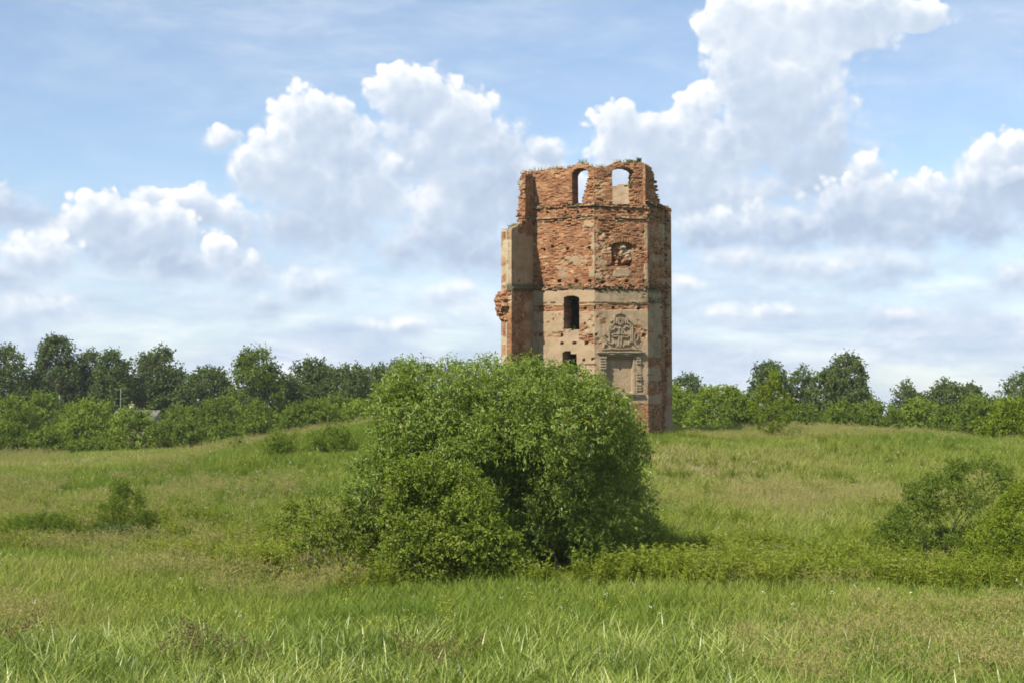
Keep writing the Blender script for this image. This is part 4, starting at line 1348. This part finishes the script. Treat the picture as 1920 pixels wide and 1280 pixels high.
def blades(rg, n_, r, h0, h1, w0, bend, segs=3):
    """curved blades of grass growing from a disc of radius r"""
    a, q = rg.uniform(0, 6.283, n_), r * np.sqrt(rg.random(n_))
    b = np.stack([q * np.cos(a), q * np.sin(a), np.full(n_, -0.05)], -1)
    h = rg.uniform(h0, h1, n_)
    th = rg.uniform(0, 6.283, n_)
    lean = np.stack([np.cos(th), np.sin(th), np.zeros(n_)], -1)
    bd = bend * rg.uniform(0.3, 1.3, n_)
    fw = rg.uniform(0, 3.1416, n_)
    side = np.stack([np.cos(fw), np.sin(fw), np.zeros(n_)], -1)
    vs, ts = [], []
    for k in range(segs + 1):
        t = k / segs
        c = b + np.array([0, 0, 1.0]) * (h * t * (1 - 0.35 * bd * t))[:, None] + lean * (h * bd * t * t)[:, None]
        wd = (w0 * (1 - t ** 1.6) * 0.5 + 0.0015)
        vs += [c - side * wd, c + side * wd]
    V = np.stack(vs, 1)
    base = (np.arange(n_) * 2 * (segs + 1))[:, None, None]
    F = base + np.array([[2 * k, 2 * k + 1, 2 * k + 3, 2 * k + 2] for k in range(segs)])[None]
    t_ = np.repeat(np.clip(0.5 + 0.22 * rg.normal(size=n_), 0, 1), 2 * (segs + 1))
    return V.reshape(-1, 3), F.reshape(-1, 4), t_, b + np.array([0, 0, 1.0]) * (h * (1 - 0.35 * bd))[:, None] + lean * (h * bd)[:, None]


def join(parts):
    k, V, F, T, H = 0, [], [], [], []
    for v, f, t, h in parts:
        V.append(v)
        F.append(f + k)
        T.append(t)
        H.append(np.full(len(v), h))
        k += len(v)
    return np.concatenate(V), np.concatenate(F), np.concatenate(T), np.concatenate(H)


def source(name, parts, mat):
    v, f, t, h = join(parts)
    return mesh_np(name, v, f, mat, None, {'tint': t, 'head': h}, link=False)


def heads(rg, pts, n_, ln, wd, spread, h=1.0):
    """small loose flower or seed heads around points"""
    p = np.repeat(pts, n_, 0) + rg.normal(size=(len(pts) * n_, 3)) * spread
    v, f = leaf_quads(p, unit(rg.normal(size=p.shape) + np.array([0, 0, 0.8])), unit(rg.normal(size=p.shape)), np.full(len(p), ln), np.full(len(p), wd))
    return v, f, np.full(len(v), 0.5), h


def scatter(name, srcs, pts, scl, tint, seed):
    """one object of stuff: clumps set out on points by geometry nodes"""
    rg = np.random.default_rng(seed)
    n_ = len(pts)
    me = bpy.data.meshes.new(name)
    me.vertices.add(n_)
    me.vertices.foreach_set('co', np.asarray(pts, np.float32).ravel())
    rot = np.stack([rg.normal(size=n_) * 0.10, rg.normal(size=n_) * 0.10, rg.uniform(0, 6.283, n_)], -1).astype(np.float32)
    q = me.attributes.new('turn', 'FLOAT_VECTOR', 'POINT')
    q.data.foreach_set('vector', rot.ravel())
    for key, val in (('size', scl), ('ptint', tint)):
        q = me.attributes.new(key, 'FLOAT', 'POINT')
        q.data.foreach_set('value', np.asarray(val, np.float32))
    q = me.attributes.new('pick', 'INT', 'POINT')
    q.data.foreach_set('value', rg.integers(0, len(srcs), n_).astype(np.int32))
    o = bpy.data.objects.new(name, me)
    COL.objects.link(o)
    tree = bpy.data.node_groups.new(name + '_nodes', 'GeometryNodeTree')
    tree.interface.new_socket('Geometry', in_out='INPUT', socket_type='NodeSocketGeometry')
    tree.interface.new_socket('Geometry', in_out='OUTPUT', socket_type='NodeSocketGeometry')
    T_ = Nodes(tree)
    gi_, go_ = tree.nodes.new('NodeGroupInput'), tree.nodes.new('NodeGroupOutput')
    jn = tree.nodes.new('GeometryNodeGeometryToInstance')
    for s_ in srcs:
        oi = T_.n('GeometryNodeObjectInfo', {'Object': s_}, out='Geometry')
        tree.links.new(oi, jn.inputs[0])
    turn = T_.n('GeometryNodeInputNamedAttribute', {'Name': 'turn'}, data_type='FLOAT_VECTOR')
    size = T_.n('GeometryNodeInputNamedAttribute', {'Name': 'size'}, data_type='FLOAT')
    pick = T_.n('GeometryNodeInputNamedAttribute', {'Name': 'pick'}, data_type='INT')
    ip = T_.n('GeometryNodeInstanceOnPoints', {'Points': gi_.outputs[0], 'Instance': jn.outputs[0], 'Pick Instance': True, 'Instance Index': pick,
                                               'Rotation': turn, 'Scale': size})
    tree.links.new(ip, go_.inputs[0])
    md = o.modifiers.new('scatter', 'NODES')
    md.node_group = tree
    return tag(o, kind='stuff')


rgm = np.random.default_rng(2024)
SRC_GRASS = [source('grass_clump', [(*blades(rgm, 50, 0.36, 0.22, 0.55, 0.022, 0.55)[:3], 0.0)], M_GRASS) for _ in range(4)]
SRC_SEDGE = [source('sedge_clump', [(*blades(rgm, 28, 0.30, 0.50, 0.98, 0.042, 0.75, 5)[:3], 0.0)], M_SEDGE) for _ in range(4)]
SRC_SEED = []
for _ in range(3):
    v_, f_, t_, tips = blades(rgm, 18, 0.32, 0.50, 0.80, 0.009, 0.22)
    SRC_SEED.append(source('seed_grass_clump', [(v_, f_, t_, 0.12), heads(rgm, tips, 4, 0.075, 0.016, 0.028)], M_SEED))
SRC_HERB = []
for _ in range(4):
    v_, f_, t_, tips = blades(rgm, 9, 0.22, 0.55, 0.95, 0.014, 0.15)
    hv = []
    for tp in tips:
        k_ = np.linspace(0.25, 1.0, 15)[:, None]
        hv.append(tp * k_ * np.array([1, 1, 1.0]))
    P2 = np.concatenate(hv)
    out_ = rgm.normal(size=P2.shape) * np.array([1, 1, 0.35]) + np.array([0, 0, 0.25])
    lv, lf = leaf_quads(P2, unit(out_), unit(rgm.normal(size=P2.shape) * 0.4 + np.array([0, 0, 1.0])), rgm.uniform(0.07, 0.13, len(P2)), rgm.uniform(0.022, 0.045, len(P2)))
    SRC_HERB.append(source('herb_clump', [(v_, f_, t_, 0.0), (lv, lf, np.repeat(np.clip(0.5 + 0.2 * rgm.normal(size=len(P2)), 0, 1), 4), 0.0)], M_HERB))


def flower_src(name, mat, n_, h0, h1, hn, hs, spread):
    v_, f_, t_, tips = blades(rgm, n_, 0.3, h0, h1, 0.010, 0.12)
    return source(name, [(v_, f_, t_, 0.0), heads(rgm, tips, hn, hs, hs * 0.8, spread)], mat)


SRC_WHITE = [flower_src('white_flower_clump', M_WHITE, 2, 0.40, 0.65, 4, 0.026, 0.018) for _ in range(3)]
SRC_YELLOW = [flower_src('yellow_flower_clump', M_YELLOW, 4, 0.4, 0.7, 6, 0.028, 0.045) for _ in range(3)]
SRC_DOCK = [flower_src('dock_clump', M_DOCK, 3, 0.55, 0.85, 26, 0.035, 0.06) for _ in range(2)]


def field_points(n_, y0, y1, seed, power=1.0, margin=1.12):
    """points over the part of the meadow the camera can see, a little wider than the frame; denser near for power > 1"""
    rg = np.random.default_rng(seed)
    y = y0 + (y1 - y0) * rg.random(n_) ** power
    x = rg.uniform(-1, 1, n_) * (960 / FPX * y * margin + 5.0)
    return x, y


KEEP_OUT = [((px_ - 960) / FPX * d_, d_, r_) for px_, d_, r_ in ((238, ground_hit(240, 1004) - 0.6, 1.1), (525, ground_hit(525, 858), 1.0), (625, ground_hit(625, 848), 1.3), (60, 46.5, 1.5), (220, 46.5, 1.4), (1790, 41, 1.8),
            (640, 37, 1.3), (850, 35.5, 1.6), (1000, 38.5, 3.0))]


def in_tower(x, y):
    k = np.zeros(np.shape(x), bool)
    for (a, b, r) in KEEP_OUT:
        k |= (x - a) ** 2 + (y - b) ** 2 < r * r
    return k | (((x - 4.8) / 4.6) ** 2 + ((y - 85.8) / 4.6) ** 2 < 1)


def put_on(x, y, dz=0.0):
    return np.stack([x, y, ground_z(x, y) + dz], -1)


def field_tint(x, y):
    """broad patches of the meadow: lush, yellowing, and reddish seeding grass"""
    t = 0.38 + (fbm(x / 11 + 3, y / 17, 3, 41) - 0.5) * 0.95 + (fbm(x / 2.6, y / 4.0, 3, 43) - 0.5) * 0.55
    t += 0.16 * np.exp(-((y - 58) / 9) ** 2) * (x > 2) + 0.22 * np.exp(-((y - 92) / 9) ** 2) * (x < -22)
    t -= 0.16 * np.exp(-((y - 42) / 5) ** 2)
    t -= 0.10 * (1 - sstep(y, 33, 38))
    return t


# meadow grass everywhere, thinning with distance only where single clumps cannot be told apart
x, y = field_points(54000, 17, 116, 1, 1.1)
ok = ~in_tower(x, y)
x, y = x[ok], y[ok]
rg1 = np.random.default_rng(8)
scatter('meadow_grass', SRC_GRASS, put_on(x, y), (0.75 + 0.5 * rg1.random(len(x))) * (0.8 + 0.7 * fbm(x / 5, y / 5, 2, 77)) * np.interp(y, [0, 60, 116], [1.0, 0.95, 1.05]),
        np.clip(field_tint(x, y) + 0.08 * rg1.normal(size=len(x)), 0, 1), 1)
# seeding grass in drifts
x, y = field_points(16000, 20, 110, 2, 1.1)
ok = ~in_tower(x, y) & (fbm(x / 6, y / 9, 3, 15) + 0.12 * np.exp(-((y - 57) / 10) ** 2)  + 0.12 * np.exp(-((y - 95) / 9) ** 2) > 0.60 + 0.06 * (1 - sstep(y, 33, 37)))
x, y = x[ok], y[ok]
scatter('seeding_grass', SRC_SEED, put_on(x, y), 0.7 + 0.45 * rg1.random(len(x)), np.clip(field_tint(x, y) + 0.0, 0, 1), 2)
# broad bladed sedge along the near edge
x, y = field_points(9500, 15, 35, 3, 1.0)
edge_ = 26.0 + 2.2 * (fbm(x / 3, y * 0 + 2, 3, 51) - 0.5) * 4 - np.where(x > 4, (x - 4) * 0.45, 0)
ok = rg1.random(len(x)) < 1.05 * (1 - sstep(y, edge_ - 4.5, edge_ + 5.0)) ** 1.3
x, y = x[ok], y[ok]
scatter('sedge', SRC_SEDGE, put_on(x, y), (0.65 + 0.4 * rg1.random(len(x))) * np.interp(y, [15, 24, 33], [1.0, 0.95, 0.65]), np.clip(0.45 + 0.30 * rg1.normal(size=len(x)) + (fbm(x / 2, y / 2, 2, 5) - 0.5) * 0.5, 0, 1), 3)


def patch(cx, cy, rx, ry, n_, seed):
    rg = np.random.default_rng(seed)
    a, q = rg.uniform(0, 6.283, n_), np.sqrt(rg.random(n_))
    x, y = cx + rx * q * np.cos(a), cy + ry * q * np.sin(a)
    k = fbm(x / 1.2, y / 1.2, 3, seed) > 0.42
    return x[k], y[k]


# tall leafy weeds round the bushes
PX, PY = [], []
for (px_, d_, rx, ry, n_) in ((1060, 34.6, 0.9, 0.6, 80), (1160, 35.2, 1.5, 1.0, 170), (1250, 36.2, 1.0, 1.5, 110), (1340, 35.0, 1.6, 1.8, 190), (1440, 38.0, 1.8, 2.4, 200), (1530, 36.5, 1.2, 1.9, 90), (1640, 38.5, 1.9, 2.4, 150), (1740, 36.0, 1.6, 2.0, 110), (1660, 43.5, 2.0, 1.6, 110), (1390, 41.5, 1.5, 1.5, 80),
                              (170, 48, 2.4, 1.8, 190), (320, 49, 2.0, 1.6, 140), (240, 51.5, 2.2, 1.6, 130), (20, 47, 2.2, 2.0, 170), (480, 45, 2.2, 2.0, 150), (420, 40, 2.0, 2.0, 150), (1255, 81.2, 1.8, 0.7, 60), (1190, 79.5, 1.5, 0.7, 40),
                              (420, 36.5, 1.6, 1.2, 160), (330, 39.5, 1.5, 1.6, 110), (560, 36.2, 1.3, 0.6, 80), (640, 41.5, 1.6, 1.8, 110), (560, 43, 1.8, 2.0, 120),
                              (40, 44, 2.2, 1.6, 100), (260, 46.5, 2.2, 1.5, 120), (1290, 41, 1.4, 1.2, 110), (1850, 34.5, 2.0, 1.3, 170), (690, 34.6, 0.8, 0.4, 26),
                              (1560, 70, 3.5, 3.0, 120), (1440, 64, 4.0, 2.0, 80), (1640, 75, 4, 2, 100), (1500, 78, 5, 1.5, 110), (1330, 80, 3, 1.4, 60),
                              (240, 75, 4, 4, 70), (420, 66, 4, 4, 70), (120, 62, 4, 3, 60), (640, 72, 2.5, 2.5, 70)):
    a_, b_ = patch((px_ - 960) / FPX * d_, d_, rx, ry, n_, int(px_ + d_))
    PX.append(a_)
    PY.append(b_)
rgp = np.random.default_rng(99)
for k in range(70):
    d_ = rgp.uniform(46, 98)
    a_, b_ = patch(rgp.uniform(-0.40, 0.40) * d_, d_, rgp.uniform(0.6, 2.2), rgp.uniform(0.5, 1.6), int(rgp.uniform(8, 40)), 900 + k)
    PX.append(a_)
    PY.append(b_)
x, y = np.concatenate(PX), np.concatenate(PY)
ok = ~in_tower(x, y)
x, y = x[ok], y[ok]
scatter('tall_weeds', SRC_HERB, put_on(x, y), (0.45 + 0.85 * rg1.random(len(x)) ** 1.3) * np.interp(y, [35, 38, 60], [1.15, 1.0, 0.72]), np.clip(np.interp(y, [40, 60], [0.80, 0.40]) + 0.2 * rg1.normal(size=len(x)), 0, 1), 4)
# flowers
x, y = field_points(1300, 24, 100, 5, 0.8)
ok = ~in_tower(x, y) & (fbm(x / 7, y / 10, 3, 25) > 0.47)
x, y = x[ok], y[ok]
scatter('white_wildflowers', SRC_WHITE, put_on(x, y), 0.7 + 0.5 * rg1.random(len(x)), np.full(len(x), 0.5), 5)
x, y = field_points(700, 24, 70, 6, 1.0)
ok = fbm(x / 5, y / 7, 3, 35) > 0.54
x, y = x[ok], y[ok]
scatter('yellow_wildflowers', SRC_YELLOW, put_on(x, y), 0.7 + 0.5 * rg1.random(len(x)), np.full(len(x), 0.5), 6)
x, y = field_points(900, 19, 23.5, 7, 1.0)
ok = (np.hypot(x + 4.5, (y - 21.4) * 0.8) < 0.7) | (np.hypot(x + 1.1, (y - 21.6) * 0.8) < 0.5) | (np.hypot(x + 7.6, y - 22.5) < 0.4)
x, y = x[ok], y[ok]
scatter('dock_stalks', SRC_DOCK, put_on(x, y), 0.8 + 0.4 * rg1.random(len(x)), np.full(len(x), 0.5), 7)

# ---- grass and herbs that grow on the broken wall tops
def wall_tuft(px_, py_, d_, w_, h_, lab, cat, mat=M_SHRUB, leafy=False):
    p = np.array(at(px_, py_, d_))
    t = thing('wall_grass' if not leafy else 'wall_herb', lab, cat, p)
    rg = np.random.default_rng(int(px_ * 7 + py_))
    v, f, tt, tips = blades(rg, 46, w_, h_ * 0.5, h_, 0.022, 0.35)
    mesh_np('blades', v * np.array([1, 0.5, 1]), f, mat, t, {'tint': tt})
    if leafy:
        P3 = np.concatenate([tips * k for k in (0.5, 0.7, 0.85, 1.0)]) * np.array([1, 0.5, 1])
        lv, lf = leaf_quads(P3, unit(rg.normal(size=P3.shape) + np.array([0, 0, 0.5])), unit(rg.normal(size=P3.shape) + np.array([0, 0, 1.0])), rg.uniform(0.07, 0.13, len(P3)), rg.uniform(0.03, 0.05, len(P3)))
        mesh_np('leaves', lv, lf, mat, t, {'tint': np.repeat(rg.uniform(0.2, 0.8, len(P3)), 4)})


for args in ((1010, 322, 82.9, 0.40, 0.45, 'grass tuft on the left end of the tower top', 'grass tuft', M_OLIVE, False),
             (1043, 318, 82.7, 0.55, 0.38, 'grass growing round the pale stones on the tower top', 'grass tuft', M_OLIVE, False),
             (1093, 307, 82.0, 0.28, 0.45, 'dry grass tuft over the left arched opening of the tower', 'grass tuft', M_OLIVE, False),
             (1128, 315, 81.9, 0.35, 0.34, 'low grass on the pier between the two arched openings', 'grass tuft', M_OLIVE, False),
             (1163, 305, 82.2, 0.40, 0.34, 'grass fringe on the crown of the right arched opening', 'grass tuft', M_OLIVE, False),
             (1182, 306, 82.3, 0.30, 0.26, 'tall weeds right of the crown of the right arched opening', 'grass tuft', M_SHRUB, True),
             (1198, 305, 82.5, 0.13, 0.36, 'small dark shrublet at the right end of the tower top', 'plant', M_TREE, True),
             (1184, 348, 82.3, 0.15, 0.22, 'little green plant on the sill of the right arched opening', 'plant', M_WEED, True),
             (964, 430, 80.9, 0.36, 0.42, 'dark green herb clump on the broken top of the wall stub', 'plant', M_SHRUB, True),
             (1071, 616, 82.75, 0.24, 0.30, 'green plants in the dark tall window of the tower', 'plant', M_SHRUB, True),
             (1068, 385, 82.3, 0.2, 0.2, 'small grass tuft in the foot of the left arched opening', 'grass tuft', M_OLIVE, False)):
    wall_tuft(*args)

# ---- small things: pale stones in the turf, a white butterfly
for (px_, row_, r, lab) in ((1300, 889, 0.22, 'pale flat stone in the turf of the mound'), (1288, 886, 0.13, 'smaller pale stone left of the flat one in the turf'),
                          (1415, 877, 0.18, 'pinkish stone in the turf right of the pale ones')):
    d_ = ground_hit(px_, row_)
    xx = (px_ - 960) / FPX * d_
    g = Geo()
    g.add(*lump((0, 0, 0.05), (r, r * 0.8, r * 0.55), int(px_), 12, 0.2))
    st_ = g.build('stone', mat_stone)
    st_.location = (xx, d_, float(ground_z(xx, d_)) + 0.18)
    tag(st_, lab, 'stone', 'stones in the turf of the mound')
m_wing, n, put = new_mat('butterfly_wing')
put(n.n('ShaderNodeBsdfPrincipled', {'Base Color': (0.78, 0.78, 0.72, 1), 'Roughness': 0.8}))
pb_ = np.array(at(1067, 1086, 34.0))
bf = thing('butterfly', 'white butterfly with raised wings over the weeds by the willow', 'butterfly', pb_)
g = Geo()
g.tube([(0, -0.02, 0), (0, 0, 0.004), (0, 0.022, 0.008)], [0.002, 0.004, 0.002], 6)
g.build('body', M_BARK, bf)
for s in (-1, 1):
    prof = [(0, 0.0), (0.25, 0.35), (0.7, 0.75), (1.0, 0.95), (0.95, 0.55), (0.75, 0.25), (0.7, -0.1), (0.4, -0.25), (0.1, -0.15)]
    v = [(s * a * 0.042, b * 0.02, a * 0.05 + 0.006 * (k % 2)) for k, (a, b) in enumerate(prof)] + [(s * 0.022, 0.004, 0.026)]
    f = np.array([(k, (k + 1) % 9, 9) for k in range(9)])
    me_ = mesh_np('wing', np.array(v), f, m_wing, bf)

# ---------------------------------------------------------------- summer haze
m_haze = bpy.data.materials.new('haze')
m_haze.use_nodes = True
m_haze.node_tree.nodes.clear()
hn = Nodes(m_haze.node_tree)
vol = hn.n('ShaderNodeVolumePrincipled', {'Color': (0.86, 0.91, 1.0, 1.0), 'Density': 0.00017, 'Anisotropy': 0.2})
ho = m_haze.node_tree.nodes.new('ShaderNodeOutputMaterial')
m_haze.node_tree.links.new(vol, ho.inputs['Volume'])
g = Geo()
g.box((0, 0, 10.0), (2400, 0, 0), (0, 2400, 0), (0, 0, 13.5))
tag(g.build('haze', m_haze), kind='stuff')
